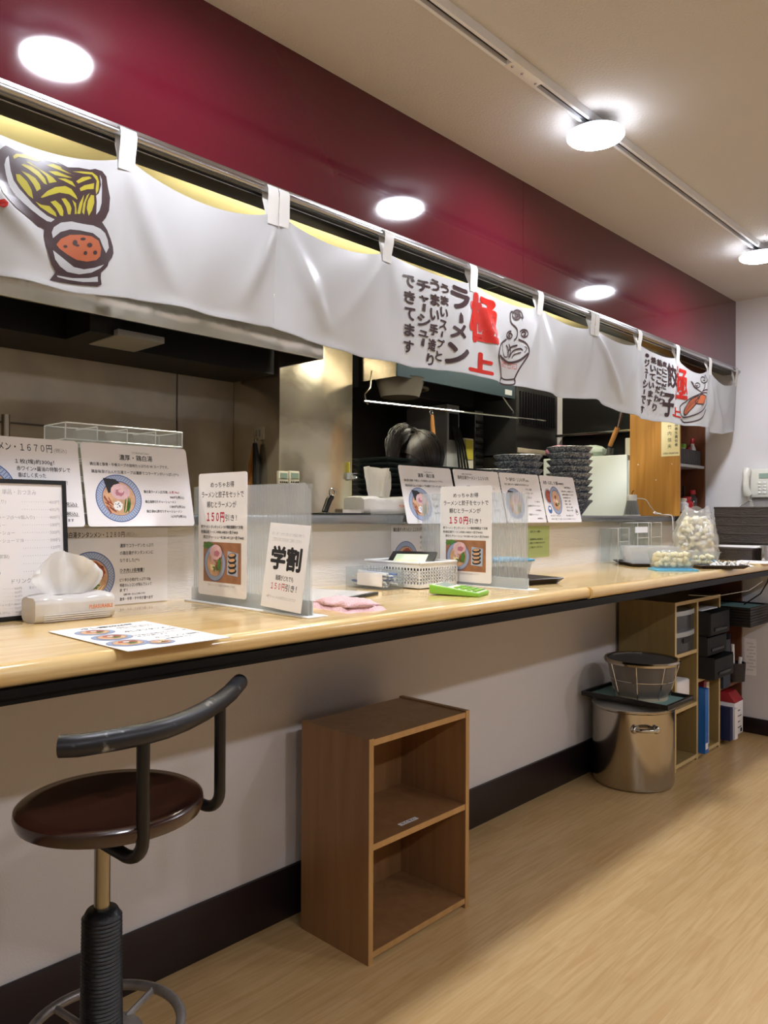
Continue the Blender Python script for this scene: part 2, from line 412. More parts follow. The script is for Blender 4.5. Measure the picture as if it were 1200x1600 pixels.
struct('baseboard_counter', MB().box(-3, 3.5, W-.012, W, 0, .15, 'baseboard_vinyl'), bevel=.003)
struct('baseboard_end', MB().box(XE-.012, XE, -3.7, 1.49, 0, .085, 'baseboard_vinyl'), bevel=.003)
struct('baseboard_back', MB().box(-3, XE, -3.7, -3.688, 0, .1, 'baseboard_vinyl'))
struct('wall_kitchen', MB().box(-3, 2.307, 3.25, 3.35, 0, ZC, 'dull_stainless').box(2.307, XE, 3.25, 3.35, 0, ZC, 'dark_metal'))
b = MB().box(2.307, 2.79, 2.88, 3.25, 0, ZC, 'stainless_pillar'); struct('wall_pillar', b, bevel=.004)
# seams of the steel lining on the kitchen wall
b = MB()
for p in (at(278, 640, Y=3.24),): b.box(p.x-.003, p.x+.003, 3.246, 3.25, 1.2, 1.86, 'taupe_plastic')
p = at(150, 672, Y=3.24); b.box(-3, at(100, 660, Y=3.24).x, 3.240, 3.25, p.z-.003, p.z+.004, 'taupe_plastic')
struct('trim_2', b)

# ------------------------------------------------------------------ lamps, track
def disc_lamp(x, y, label, group=None):
    t = thing('ceiling_lamp', label, 'lamp', (x, y, 2.322), 0, group)
    MB().lathe([(.0, .032), (.03, .032), (.055, .027), (.079, .0185), (.0795, .0165), (0, .0165)], 'lamp_rim', 40).build('housing', t)
    MB().lathe([(.0795, .0165), (.0845, .014), (.0845, .008), (.079, .003), (.0785, .0035)], 'rim_glow', 40).build('glow_rim', t, flat=True)
    MB().lathe([(.079, .003), (.05, -.002), (0, -.003)][::-1], 'lamp_glow', 40).build('diffuser', t)
    MB().box(-.03, .03, -.017, .017, .030, .036, 'white_plastic').build('track_adapter', t, bevel=.002)
    return t
TY = 1.139
disc_lamp(2.117, TY, 'round flat lamp on the ceiling track nearer the track joint')
disc_lamp(3.60, TY, 'round flat lamp on the ceiling track near the end wall, cut by the right edge')
disc_lamp(.832, TY, 'round flat ceiling lamp seen only mirrored in the red panel at upper left')
GL = 'round lamps on the rear ceiling track'
for i, x in enumerate((-1.6, -.2, 1.2, 2.6, 3.8)):
    disc_lamp(x, -1.15, 'round flat lamp on the ceiling track out over the dining floor', GL)
def light_track(y, label):
    t = thing('light_track', label, 'ceiling track', (0, y, ZC-.025))
    for a, c in ((-2.9, 1.66), (1.80, 4.42)):
        MB().box(a, c, -.017, -.008, 0, .025, 'lamp_rim').box(a, c, .008, .017, 0, .025, 'lamp_rim').box(a, c, -.008, .008, .012, .025, 'black_plastic').build('rail', t)
    j = MB().box(1.66, 1.80, -.018, .018, -.001, .025, 'white_plastic').build('joint_cover', t, bevel=.002)
    for x in (1.675, 1.72, 1.785): MB().lathe([(0, -.003), (.004, -.0025), (.004, 0)], 'aluminium', 10, (x, 0, 0)).build('screw', j)
    return t
light_track(TY, 'long grey lighting track with a dark slot on the ceiling, parallel to the red panel')
light_track(-1.15, 'long grey lighting track over the dining floor')
for x, nm in ((.45, 'left'), (2.0, 'middle'), (3.5, 'right')):
    t = thing('tube_light', {'left': 'fluorescent tube fixture on the kitchen ceiling above the large hood', 'middle': 'fluorescent tube fixture on the kitchen ceiling above the steel pillar', 'right': 'fluorescent tube fixture on the kitchen ceiling near the oak cabinet'}[nm], 'light', (x, 2.14, 2.25))
    MB().box(-.62, .62, -.012, -.004, .005, .108, 'white_plastic').box(-.62, .62, -.004, .09, .098, .108, 'white_plastic').build('housing', t)  # unseen housing; its side board is added to keep tube light off the curtains
    MB().tube([(-.58, .04, .055), (.58, .04, .055)], .014, 'tube_glow', 12).build('tube', t)
    for sx in (-1, 1): MB().box(sx*.6-.012, sx*.6+.012, .015, .065, .03, .098, 'white_plastic').build('lamp_holder', t)

# ------------------------------------------------------------------ counter and ledge
def yf(x): return 1.195 if x < 2.2 else 1.185 + max(0, x-2.2)*.012
t = thing('bar_counter', 'long glossy maple bar counter with a rounded front edge and black underside trim', 'counter', (0, W, .905))
def nose(x0, x1, mt):
    P = []; n = 10
    prof = [(W, .925), (W, CT)]
    b = MB(); vs = []; sec = []
    for x in (x0, x1):
        yy = yf((x0+x1)/2)+(yf(x)-yf((x0+x1)/2)); pts = [(x, W, CT), ]
        for i in range(n+1):
            a = PI/2 + PI*.94*i/n; pts.append((x, yy+.018+.018*math.cos(a)*1.0, (CT+.925)/2 + (CT-.925)/2*math.sin(a)))
        pts.append((x, W, .925)); sec.append(pts)
    k = len(sec[0]); vs = sec[0]+sec[1]
    fs = [(i, (i+1) % k, k+(i+1) % k, k+i) for i in range(k)] + [tuple(range(k))[::-1], tuple(range(k, 2*k))]
    return b.add(vs, fs, mt)
nose(-2.6, 2.1985, 'counter_maple').build('countertop', t, world=True)
nose(2.2, XE-.002, 'counter_maple').build('countertop', t, world=True)
b = MB()
for x0, x1 in ((-2.6, 2.2), (2.2, XE-.002)):
    ya, yb = yf(x0+.001), yf(x1)
    for dy, z0, z1 in ((.006, .912, .925), (.016, .900, .912)):
        b.add([(x0, ya+dy, z0), (x1, yb+dy, z0), (x1, W, z0), (x0, W, z0), (x0, ya+dy, z1), (x1, yb+dy, z1), (x1, W, z1), (x0, W, z1)],
              [(0, 1, 2, 3), (4, 5, 6, 7), (0, 1, 5, 4), (1, 2, 6, 5), (2, 3, 7, 6), (3, 0, 4, 7)], 'black_trim')
b.build('under_trim', t, world=True)
LT = 1.187
tag(MB().box(-2.6, 4.06, 1.712, 2.05, 1.158, LT, 'ledge_steel').box(4.06, XE-.002, 1.712, 1.985, 1.158, LT, 'ledge_steel').build('serving_ledge', bevel=.003), 'narrow grey serving ledge on top of the counter wall', 'ledge')

# ------------------------------------------------------------------ kitchen shell things
def hood(name, label, x0, x1, yf_, z0, z1, front, side):
    t = thing(name, label, 'range hood', ((x0+x1)/2, (yf_+3.25)/2, z0))
    MB().box(x0, x1, yf_, yf_+.012, z0, z1, front).build('front_panel', t, world=True, bevel=.002)
    for xa in (x0, x1-.012):
        MB().box(xa, xa+.012, yf_+.012, 2.876 if xa != x0 or x0 > 2 else 3.24, z0, z1, side).build('side_panel', t, world=True)
    MB().box(x0+.013, x1-.013, yf_+.013, 2.87, z1-.03, z1, 'hood_black').build('top_panel', t, world=True)
    MB().box(x0+.013, x1-.013, yf_+.014, yf_+.03, z0+.004, z1-.04, 'hood_black').build('inner_lining', t, world=True)
    return t
h = hood('range_hood', 'wide stainless hood with a black underside on the left', -2.0, 2.307, 2.57, 1.88, 2.33, 'hood_steel', 'hood_steel')
MB().box(-2.0, 2.29, 2.9, 3.23, 1.85, 2.33, 'hood_black').build('filter_bank', h, world=True)
p0, p1 = at(95, 520, Y=2.9), at(210, 545, Y=2.75)
bx = MB().box(p0.x, p0.x+.12, 2.66, 2.86, 1.84, 2.1, 'hood_black').build('duct_box', h, world=True)
MB().box(p0.x+.09, p1.x+.06, 2.63, 2.86, 1.835, 1.86, 'grey_plastic').build('hood_light', h, world=True, bevel=.003)
h2 = hood('range_hood', 'smaller blue-grey hood to the right of the steel pillar', 2.83, 3.87, 2.6, 1.88, 2.33, 'hood_blue', 'stainless')
MB().box(2.85, 3.86, 2.9, 3.23, 1.86, 2.33, 'hood_black').build('filter_bank', h2, world=True)
MB().box(3.76, 3.83, 2.597, 2.6, 1.895, 1.925, 'grey_plastic').build('rating_plate', h2, world=True)

# hanging colander-like white tub stuck up inside the small hood
t = thing('plastic_tub', 'pale plastic tub with a loop handle hung under the small hood', 'tub', (2.98, 2.72, 1.80))
MB().lathe([(.02, 0), (.10, 0), (.13, .09), (.135, .095), (.125, .09), (.095, .008), (0, .008)], 'taupe_plastic', 28).build('body', t)
MB().tube([(.10*math.cos(a)+.09, .07*math.sin(a), .06) for a in [PI*(-.6+1.2*i/12) for i in range(13)]], .01, 'taupe_plastic', 8).build('handle', t)
# hanging rod on two hooks
a0, a1 = at(569, 627, Y=2.58), at(835, 655, Y=2.58)
t = thing('utensil_rail', 'thin steel rail hung on wire hooks below the small hood', 'rail', tuple(a0))
MB().tube([tuple(a0), tuple(a1+Vector((.12, 0, 0)))], .006, 'chrome', 8).build('rod', t, world=True)
for q, s in ((at(576, 627, Y=2.58), 1), (at(798, 650, Y=2.58), -1)):
    MB().tube([(q.x, 2.585, q.z-.012), (q.x-.02*s, 2.58, q.z-.004), (q.x-.025*s, 2.58, q.z+.03), (q.x+.02*s, 2.59, q.z+.07), (q.x+.07*s, 2.63, q.z+.16)], .004, 'brass_pole' if s > 0 else 'chrome', 8).build('hook', t, world=True)
w0 = at(675, 648, Y=2.57); w1 = at(677, 682, Y=2.57)
t = thing('whisk', 'wire whisk with a bamboo handle hung from the steel rail', 'whisk', tuple(w1))
MB().tube([tuple(w0), tuple(w0+Vector((.004, 0, -.05))), tuple(w1)], [.008, .011, .013], 'wood_handle', 10).build('handle', t, world=True)
MB().tube([(w0.x-.006+.012*math.cos(2*PI*i/12), w0.y, w0.z+.012+.012*math.sin(2*PI*i/12)) for i in range(12)], .002, 'chrome', 6, closed=True).build('hanging_loop', t, world=True)
b = MB()
for k in range(6):
    a = PI*k/6
    b.tube([(w1.x+math.cos(a)*.03*math.sin(PI*i/12)*(1 if i else 0), w1.y+math.sin(a)*.03*math.sin(PI*i/12), w1.z-.002-.10*(1-math.cos(PI*i/12))/2) for i in range(13)], .0013, 'chrome', 5)
b.build('wire_loops', t, world=True)
# dark equipment at the right of the kitchen
t = thing('upright_freezer', 'tall black upright freezer with a louvred top at the kitchen end', 'freezer', (4.2, 2.95, 0))
MB().box(3.97, 4.45, 2.66, 3.24, 0, 1.55, 'dark_metal').build('lower_body', t, world=True, bevel=.006)
MB().box(3.97, 4.45, 2.66, 3.24, 1.56, 2.25, 'hood_black').build('upper_body', t, world=True, bevel=.006)
b = MB()
for i in range(14): b.box(4.0+i*.03, 4.012+i*.03, 2.645, 2.66, 1.75, 1.95, 'black_plastic')
b.build('louvre', t, world=True)
MB().box(3.98, 4.44, 2.645, 2.66, 1.57, 1.60, 'dull_stainless').build('trim_bar', t, world=True, bevel=.003)
t = thing('steel_panel', 'dark brushed steel splash panel with a bright shelf lip above the white fridge', 'panel', (XE-.01, 2.3, 1.56))
MB().box(XE-.012, XE-.001, 1.99, 2.62, 1.2, 2.0, 'dark_metal').build('panel', t, world=True)
MB().box(XE-.10, XE-.012, 1.99, 2.62, 1.69, 1.705, 'stainless').build('shelf_lip', t, world=True, bevel=.003)
# control box and cables on the back wall
q = Vector((3.78, 3.2, 0))
t = thing('control_box', 'grey wall control box with a yellow sticker deep in the kitchen', 'control box', (q.x, 3.22, 1.3))
MB().box(3.62, 3.74, 2.92, 3.248, 1.30, 1.855, 'grey_plastic').build('cabinet_body', t, world=True, bevel=.005)
MB().box(3.755, 3.86, 2.90, 3.248, 1.36, 1.66, 'cream_plastic').build('meter_body', t, world=True, bevel=.006)
MB().box(3.77, 3.845, 2.894, 2.90, 1.53, 1.65, 'yellow_sticker').build('sticker', t, world=True)
MB().box(3.64, 3.72, 2.912, 2.92, 1.64, 1.80, 'dark_metal').build('display', t, world=True)
b = MB()
for k in range(4): b.tube([(3.66+.02*k, 2.91, 1.72), (3.68+.025*k, 2.89, 1.6), (3.70+.03*k, 2.885, 1.45), (3.72+.03*k, 2.89, 1.3)], .006, 'black_plastic', 6)
b.build('cable', t, world=True)
for dx, lb in ((.24, 'dark louvred compressor unit beside the grey control box'), ):
    t = thing('compressor_unit', lb, 'compressor', (q.x+.3, 3.1, 1.2))
    MB().box(3.872, 3.962, 2.9, 3.24, 1.25, 1.84, 'hood_black').build('body', t, world=True, bevel=.005)
    b = MB()
    for i in range(12): b.box(3.88, 3.955, 2.892, 2.9, 1.29+i*.043, 1.305+i*.043, 'dark_metal')
    b.build('grille', t, world=True)
# timers on the pillar
for px0, px1, lb in ((435, 450, 'left of two cream kitchen timers on the steel pillar'), (452, 467.5, 'right of two cream kitchen timers on the steel pillar')):
    p, r = at(px0, 735.5, Y=2.865), at(px1, 757.5, Y=2.865)
    t = thing('kitchen_timer', lb, 'timer', ((p.x+r.x)/2, 2.87, r.z))
    MB().box(p.x, r.x, 2.862, 2.88, r.z, p.z, 'cream_plastic').build('case', t, world=True, bevel=.004)
    MB().box(p.x+.009, r.x-.009, 2.858, 2.8618, r.z+.03, p.z-.010, 'lcd').build('screen', t, world=True)
    b = MB()
    for k in range(4): b.lathe([(0, .003), (.004, .002), (.004, 0)], 'ink', 10, M=frame((p.x+.011+(r.x-p.x-.022)*k/3, 2.8615, r.z+.012), (1, 0, 0), (0, 0, 1)))
    b.build('button', t, world=True)
p = at(545, 722, Y=2.87); r = at(545, 738, Y=2.87)
t = thing('thermometer', 'small yellow dial strip stuck on a clear clip on the steel pillar', 'thermometer', tuple(r))
MB().box(p.x-.005, p.x+.005, 2.866, 2.88, r.z, p.z, 'yellow_sticker').build('strip', t, world=True)
MB().box(p.x-.012, p.x+.06, 2.868, 2.88, r.z-.035, r.z-.003, 'grey_plastic').build('clip', t, world=True)
MB().tube([(p.x+.03+.018*math.cos(2*PI*i/14), 2.862, r.z-.022+.018*math.sin(2*PI*i/14)) for i in range(14)], .0022, 'chrome', 6, closed=True).build('ring', t, world=True)
# switch plate and tongs on the pillar's side
sx = 2.303
q = at(406, 677, X=sx)
b = MB().box(sx-.008, sx+.004, q.y-.035, q.y+.035, q.z-.03, q.z+.03, 'cream_plastic').box(sx-.011, sx-.008, q.y-.022, q.y-.004, q.z-.018, q.z+.018, 'grey_plastic').box(sx-.011, sx-.008, q.y+.004, q.y+.022, q.z-.018, q.z+.018, 'grey_plastic')
tag(b.build('switch_plate', bevel=.002), 'small cream double switch plate on the side of the steel pillar', 'switch')
q = at(404, 690, X=sx)
t = thing('tongs', 'black and wooden tongs hanging on a hook beside the pillar', 'tongs', (sx-.02, q.y, q.z-.3))
MB().tube([(sx-.004, q.y, q.z+.012), (sx-.02, q.y, q.z+.01), (sx-.024, q.y, q.z-.012)], .005, 'aluminium', 8).build('hook', t, world=True)
MB().tube([(sx-.022, q.y, q.z-.01), (sx-.022, q.y+.03, q.z-.12), (sx-.022, q.y+.045, q.z-.32)], [.012, .014, .018], 'wood_handle', 8).build('arm', t, world=True)
MB().tube([(sx-.022, q.y, q.z-.01), (sx-.022, q.y-.015, q.z-.12), (sx-.022, q.y-.02, q.z-.34)], [.012, .018, .02], 'matte_black', 8).build('arm', t, world=True)
# steel pipe at far left
q = at(12, 665, Y=3.1)
tag(MB().tube([(q.x, 3.12, 0), (q.x, 3.12, at(12, 648, Y=3.12).z)], .016, 'stainless', 12).build('gas_pipe'), 'upright steel pipe against the kitchen wall at far left', 'pipe')
# ------------------------------------------------------------------ noren curtains
NY = 1.517
SAG = {-1: .05, 0: .05, 1: .05, 2: .045, 3: .038, 4: .018, 5: .028, 6: .03, 7: .03, 8: .022, 9: .045, 10: .06}   # by 0.4 m bay
BOT = [(-.4, 1.63), (.55, 1.629), (.70, 1.633), (.81, 1.646), (1.0, 1.645), (1.19, 1.653), (1.29, 1.632), (1.47, 1.630), (1.71, 1.623), (1.89, 1.642), (2.1, 1.639), (2.36, 1.640), (2.58, 1.633), (2.8, 1.651), (3.0, 1.631), (3.23, 1.614), (3.64, 1.623), (3.99, 1.640), (4.0, 1.625), (4.2, 1.622), (4.4, 1.655)]
def ztop(x):
    k = math.floor(x/.4+1e-9); u = x/.4-k
    return 1.937 - 4*u*(1-u)*SAG.get(k, .04)
def zbot(x):
    for (a, za), (c, zc) in zip(BOT, BOT[1:]):
        if x <= c: return za+(zc-za)*(x-a)/(c-a)
    return BOT[-1][1]
def ycl(x, t):
    k = math.floor(x/.4+1e-9); u = x/.4-k
    y = -.019*math.sin(PI*u)*math.sin(PI*min(1, .25+t*.8)) - .002
    y += .012*t*math.sin(2*PI*x/.37+1.3) + .005*t*math.sin(2*PI*x/.171+2.1*t)
    for xk in (.4*k, .4*k+.4, .4*k-.4, .4*k+.8):            # creases falling away from each tab
        sgn = 1 if round(xk/.4) % 2 else -1
        y -= .0085*(1+.6*math.sin(xk*7))*math.exp(-((x-xk-sgn*(.2+.08*math.sin(xk*5))*t-.01)/.03)**2)*math.sin(PI*min(1, t+.12))
        y -= .0065*(1+.7*math.sin(xk*11))*math.exp(-((x-xk+sgn*.12*t)/.026)**2)*math.sin(PI*min(1, t+.1))
    if x > 4.0: y += .012*math.sin(PI*(x-4.0)/.42)*t + .035*math.exp(-((x-4.12-.16*t)/.04)**2)*t*(1-t)*2
    return NY + y
def P3(x, z, off=.0012):
    zt, zb = ztop(x), zbot(x); return (x, ycl(x, (zt-z)/(zt-zb))-off, z)
def curtain(x0, x1, label):
    nx, nt = int((x1-x0)/.01), 30; b = MB(); vs = []; fs = []
    for i in range(nx+1):
        x = x0+(x1-x0)*i/nx; xx = min(max(x, x0+.0005), x1-.0005)
        for j in range(nt+1):
            t = j/nt; zt, zb = ztop(xx), zbot(xx); vs.append((x, ycl(xx, t), zt+(zb-zt)*t))
    for i in range(nx):
        for j in range(nt):
            a = i*(nt+1)+j; fs.append((a, a+1, a+nt+2, a+nt+1))
    b.add(vs, fs, 'noren_white')
    for (ta, tb) in ((.955, .995),):                          # sewn hem, a second layer of cloth
        vs = []; fs = []
        for i in range(nx+1):
            x = x0+(x1-x0)*i/nx; xx = min(max(x, x0+.0005), x1-.0005); zt, zb = ztop(xx), zbot(xx)
            for t in (ta, tb): vs.append((x, ycl(xx, t)-.0012, zt+(zb-zt)*t))
        fs = [(2*i, 2*i+1, 2*i+3, 2*i+2) for i in range(nx)]; b.add(vs, fs, 'noren_white')
    return b
def emboss(dst, src, step=.014):
    """lay a flat (x, z) drawing onto the cloth: cut into small cells, then follow the folds"""
    for mt in dict.fromkeys(src.m):
        idx = [i for i, k in enumerate(src.m) if k == mt]; lay = sorted({round(src.v[src.f[i][0]][2], 5) for i in idx})
        for ly in lay:
            bm = bmesh.new(); ii = [i for i in idx if round(src.v[src.f[i][0]][2], 5) == ly]
            for i in ii:
                try: bm.faces.new([bm.verts.new((src.v[v][0], src.v[v][1], 0)) for v in src.f[i]])
                except ValueError: pass
            bmesh.ops.triangulate(bm, faces=bm.faces, ngon_method='EAR_CLIP')
            xs = [v.co.x for v in bm.verts]; zs = [v.co.y for v in bm.verts]
            for ax, lo, hi in ((0, min(xs), max(xs)), (1, min(zs), max(zs))):
                k = math.floor(lo/step)+1
                while k*step < hi:
                    co = [0, 0, 0]; no = [0, 0, 0]; co[ax] = k*step; no[ax] = 1
                    bmesh.ops.bisect_plane(bm, geom=bm.verts[:]+bm.edges[:]+bm.faces[:], plane_co=co, plane_no=no); k += 1
            bm.verts.index_update()
            dst.add([P3(v.co.x, v.co.y, .0010+ly) for v in bm.verts], [tuple(v.index for v in f.verts) for f in bm.faces], mt)
            bm.free()
def pxw(ox, oy, s):
    def f(x, y):
        p = at(ox+x/s, oy+y/s, Y=NY-.005); return (p.x, p.z)
    return f
def brush(d, ch, x0, y0, x1, y1, mt, q, bold=.03):
    """one written character filling the pixel box, sloped with the cloth"""
    vs, fs, bb = glyphs(ch, 3, bold); xm, ym = (x0+x1)/2, (y0+y1)/2
    X0, X1 = q(x0, ym)[0], q(x1, ym)[0]; sl = .3*(x1-x0)*.75
    Z1, Z0 = q(xm, y0+sl/2)[1], q(xm, y1-sl/2)[1]
    d.add([(X0+(vx-bb[0])/(bb[1]-bb[0])*(X1-X0), Z0+(vy-bb[2])/(bb[3]-bb[2])*(Z1-Z0), .0008) for vx, vy, vz in vs], fs, mt)
def column(d, txt, x0, x1, y0, y1, mt, q, bold=.03, lean=0):
    """vertical line of writing in a pixel column"""
    n = sum(.55 if c in 'ャュョッーっょ・' else 1 for c in txt); h = (y1-y0)/n; y = y0
    for c in txt:
        k = .55 if c in 'ャュョッーっょ・' else 1
        dx = lean*(y-y0)/(y1-y0)
        if c == 'ー': d.add(*_vbar(x0+dx, x1+dx, y, y+h*k, q), mt)
        else: brush(d, c, x0+dx+(x1-x0)*(1-k)*.3, y+h*.04, x1+dx-(x1-x0)*(1-k)*.3, y+h*k*.97, mt, q, bold)
        y += h*k
def _vbar(x0, x1, y0, y1, q):
    xm = (x0+x1)/2; w = (x1-x0)*.13
    pts = [(xm-w*.6, y0+2), (xm+w, y0+(y1-y0)*.1), (xm+w*.7, y1-2), (xm-w, y1-(y1-y0)*.2)]
    return [(*q(*p), .0008) for p in pts], [(0, 1, 2, 3)]
def spiral(d, cx, cy, r, turns, q, wd, mt='noren_brown', a0=0, tail=None, sgn=1):
    pts = []
    for i in range(int(turns*14)+1):
        t = 2*PI*i/14; k = r*(.18+.82*i/(turns*14)); pts.append((cx+k*math.cos(a0+sgn*t), cy+k*math.sin(a0+sgn*t)))
    if tail: pts += tail
    line(d, pts, q, wd, mt)
def line(d, pts, q, wd, mt='noren_brown', closed=False, z=.0008):
    P = [Vector((p[0], p[1], 0)) for p in pts]; n = len(P); o = []
    if mt == 'noren_red': o = P
    else:
        for i in range(n if closed else n-1):                # round the corners of the drawn line
            g = (lambda k: P[k % n]) if closed else (lambda k: P[min(max(k, 0), n-1)])
            a, b_, c, e = g(i-1), g(i), g(i+1), g(i+2)
            for k in range(4):
                s_ = k/4; o.append(.5*((2*b_)+(c-a)*s_+(2*a-5*b_+4*c-e)*s_*s_+(3*b_-a-3*c+e)*s_**3))
        if not closed: o.append(P[-1])
    d.stroke([q(p.x, p.y) for p in o], wd, mt, z, closed)
def shape(d, pts, q, mt, z): d.poly([q(*p) for p in pts], mt, z)

d1 = MB(); q = pxw(0, 210, 6)
shape(d1, [(-30, 165), (0, 140), (30, 125), (120, 170), (300, 225), (430, 265), (520, 280), (610, 325), (720, 325), (830, 340), (880, 330), (950, 350), (990, 400), (1000, 480), (1020, 600), (1010, 720), (980, 790), (945, 830), (1000, 900), (1040, 980), (1065, 1050), (1072, 1110), (1060, 1150), (1030, 1190), (1020, 1230), (960, 1290), (960, 1340), (970, 1400), (930, 1420), (700, 1395), (460, 1370), (500, 1320), (520, 1290), (470, 1230), (430, 1150), (390, 1060), (370, 980), (375, 910), (310, 890), (200, 800), (100, 720), (30, 640), (-20, 580), (-60, 450), (-60, 250)], q, 'noren_brown', .0004)
for pts in ([(50, 225), (55, 290), (65, 370), (90, 460), (140, 540), (200, 610), (260, 680), (330, 740), (400, 790), (475, 820), (440, 845), (400, 840), (330, 800), (250, 740), (170, 670), (100, 600), (45, 510), (20, 400), (8, 310), (25, 250)],
            [(925, 385), (945, 430), (945, 540), (940, 650), (920, 720), (890, 760), (895, 640), (890, 580), (915, 560), (938, 480)],
            [(450, 940), (470, 890), (540, 845), (650, 828), (760, 845), (860, 860), (930, 890), (980, 930), (1010, 990), (1025, 1060), (1000, 1110), (965, 1050), (930, 980), (860, 930), (740, 905), (640, 900), (540, 930), (490, 970), (465, 990)],
            [(470, 1100), (500, 1180), (560, 1240), (640, 1285), (760, 1305), (870, 1290), (950, 1250), (985, 1215), (900, 1245), (800, 1260), (700, 1240), (640, 1200), (560, 1150)],
            [(535, 1320), (700, 1340), (850, 1340), (930, 1325), (935, 1375), (800, 1375), (650, 1355), (545, 1335)], [(390, 262), (480, 275), (560, 305), (480, 285)]):
    shape(d1, pts, q, 'noren_white', .0008)
for pts in ([(90, 230), (120, 205), (200, 210), (280, 240), (360, 270), (310, 278), (220, 250), (140, 235), (100, 255)], [(160, 310), (190, 305), (260, 330), (330, 380), (380, 440), (400, 500), (370, 490), (310, 420), (230, 355)],
            [(210, 280), (240, 285), (310, 340), (400, 390), (460, 430), (495, 470), (420, 485), (395, 420), (330, 360)], [(160, 370), (230, 400), (290, 440), (330, 500), (338, 540), (300, 565), (270, 500), (220, 430)],
            [(110, 400), (150, 405), (210, 470), (250, 550), (265, 635), (220, 600), (160, 520), (120, 460)], [(335, 620), (400, 560), (480, 520), (580, 505), (640, 530), (690, 590), (705, 625), (620, 580), (520, 570), (420, 600), (350, 625)],
            [(285, 660), (340, 690), (420, 700), (480, 755), (495, 795), (420, 765), (330, 710)], [(430, 660), (480, 645), (540, 690), (562, 740), (560, 785), (530, 780), (490, 720)],
            [(540, 625), (580, 620), (625, 665), (645, 710), (635, 765), (610, 765), (590, 700)], [(650, 630), (690, 660), (700, 755), (680, 760), (680, 700)], [(415, 370), (500, 370), (580, 400), (650, 425), (600, 425), (480, 405)],
            [(400, 310), (470, 300), (540, 325), (550, 345), (640, 390), (690, 405), (600, 380), (480, 340)], [(505, 435), (580, 435), (650, 460), (685, 510), (640, 490), (560, 455)],
            [(655, 365), (740, 360), (850, 365), (900, 400), (918, 450), (912, 530), (890, 570), (885, 520), (895, 440), (850, 385), (760, 380)], [(690, 455), (750, 415), (820, 405), (845, 420), (780, 445), (710, 475)],
            [(725, 520), (770, 490), (870, 465), (865, 520), (800, 525), (735, 545)], [(800, 700), (810, 630), (840, 575), (870, 580), (872, 650), (850, 720), (820, 770)], [(755, 740), (765, 660), (800, 580), (825, 560), (790, 640), (775, 760)], [(705, 755), (725, 660), (770, 575), (760, 640), (735, 755)]):
    shape(d1, pts, q, 'noren_yellow', .0008)
shape(d1, [(505, 1045), (550, 990), (640, 950), (750, 945), (850, 960), (920, 1000), (950, 1070), (945, 1140), (910, 1175), (820, 1190), (720, 1175), (620, 1125), (540, 1080)], q, 'noren_orange', .0008)
for cx, cy, rx, ry in ((695, 1020, 24, 26), (720, 1045, 18, 12), (770, 985, 26, 14), (835, 1040, 26, 20), (800, 1112, 18, 18), (893, 1108, 20, 20), (600, 1058, 22, 14)):
    shape(d1, [(cx+rx*math.cos(2*PI*i/10), cy+ry*math.sin(2*PI*i/10)) for i in range(10)], q, 'noren_brown', .0012)
shape(d1, [(-60, 650), (-10, 640), (25, 675), (20, 705), (-10, 720), (-60, 700)], q, 'noren_red', .0008)

d2 = MB(); q = pxw(610, 400, 5)
brush(d2, '極', 605, 285, 812, 716, 'noren_red', q, .055); brush(d2, '上', 600, 735, 792, 940, 'noren_red', q, .07)
for ch, bx in (('ラ', (450, 228, 606, 440)), ('メ', (466, 520, 580, 660)), ('ン', (450, 665, 604, 866))): brush(d2, ch, *bx, 'noren_brown', q, .06)
shape(d2, [(535, 440), (548, 470), (550, 525), (524, 528), (526, 470)], q, 'noren_brown', .0008)
column(d2, 'うまいスープと', 362, 434, 215, 825, 'noren_brown', q, .045, -6)
column(d2, 'うまい手造り', 282, 356, 178, 870, 'noren_brown', q, .045, -10)
column(d2, 'チャーシュー', 178, 282, 178, 715, 'noren_brown', q, .05, 6)
column(d2, 'できてます', 80, 165, 138, 775, 'noren_brown', q, .045, 0)
for pts, wd in (([(880, 655), (835, 690), (812, 745), (812, 790), (835, 850), (865, 905), (885, 950)], .006), ([(985, 655), (1035, 680), (1058, 725), (1056, 775), (1030, 830), (1005, 890), (988, 955)], .006),
                ([(820, 780), (860, 805), (930, 832), (1000, 818), (1054, 765)], .008), ([(875, 945), (930, 962), (990, 958)], .005), ([(885, 948), (866, 985), (920, 1000), (986, 1000), (990, 960)], .006),
                ([(845, 690), (850, 740), (870, 780)], .003), ([(880, 700), (905, 730), (915, 790)], .005), ([(905, 690), (930, 740), (925, 800)], .005), ([(930, 790), (950, 745), (1000, 725), (1020, 740)], .005),
                ([(905, 760), (930, 715), (980, 700)], .006), ([(950, 800), (965, 770), (1010, 755)], .004), ([(1030, 710), (1045, 725), (1030, 760)], .003), ([(860, 770), (880, 790), (905, 790)], .004)):
    line(d2, pts, q, wd)
spiral(d2, 965, 470, 48, 2, q, .006, a0=.4, tail=[(925, 440), (908, 480), (918, 530), (955, 560), (972, 590), (968, 640), (950, 660)])
spiral(d2, 908, 625, 34, 1.7, q, .005, a0=1.0); spiral(d2, 1025, 612, 36, 1.8, q, .005, a0=2.2, sgn=-1)
for cx in (862, 892, 940, 978):
    cy = 845+(cx-862)*.16
    line(d2, [(cx-14, cy+18), (cx-14, cy-16), (cx+13, cy-16), (cx+13, cy+18), (cx-3, cy+18), (cx-3, cy-2)], q, .0022, 'noren_red')

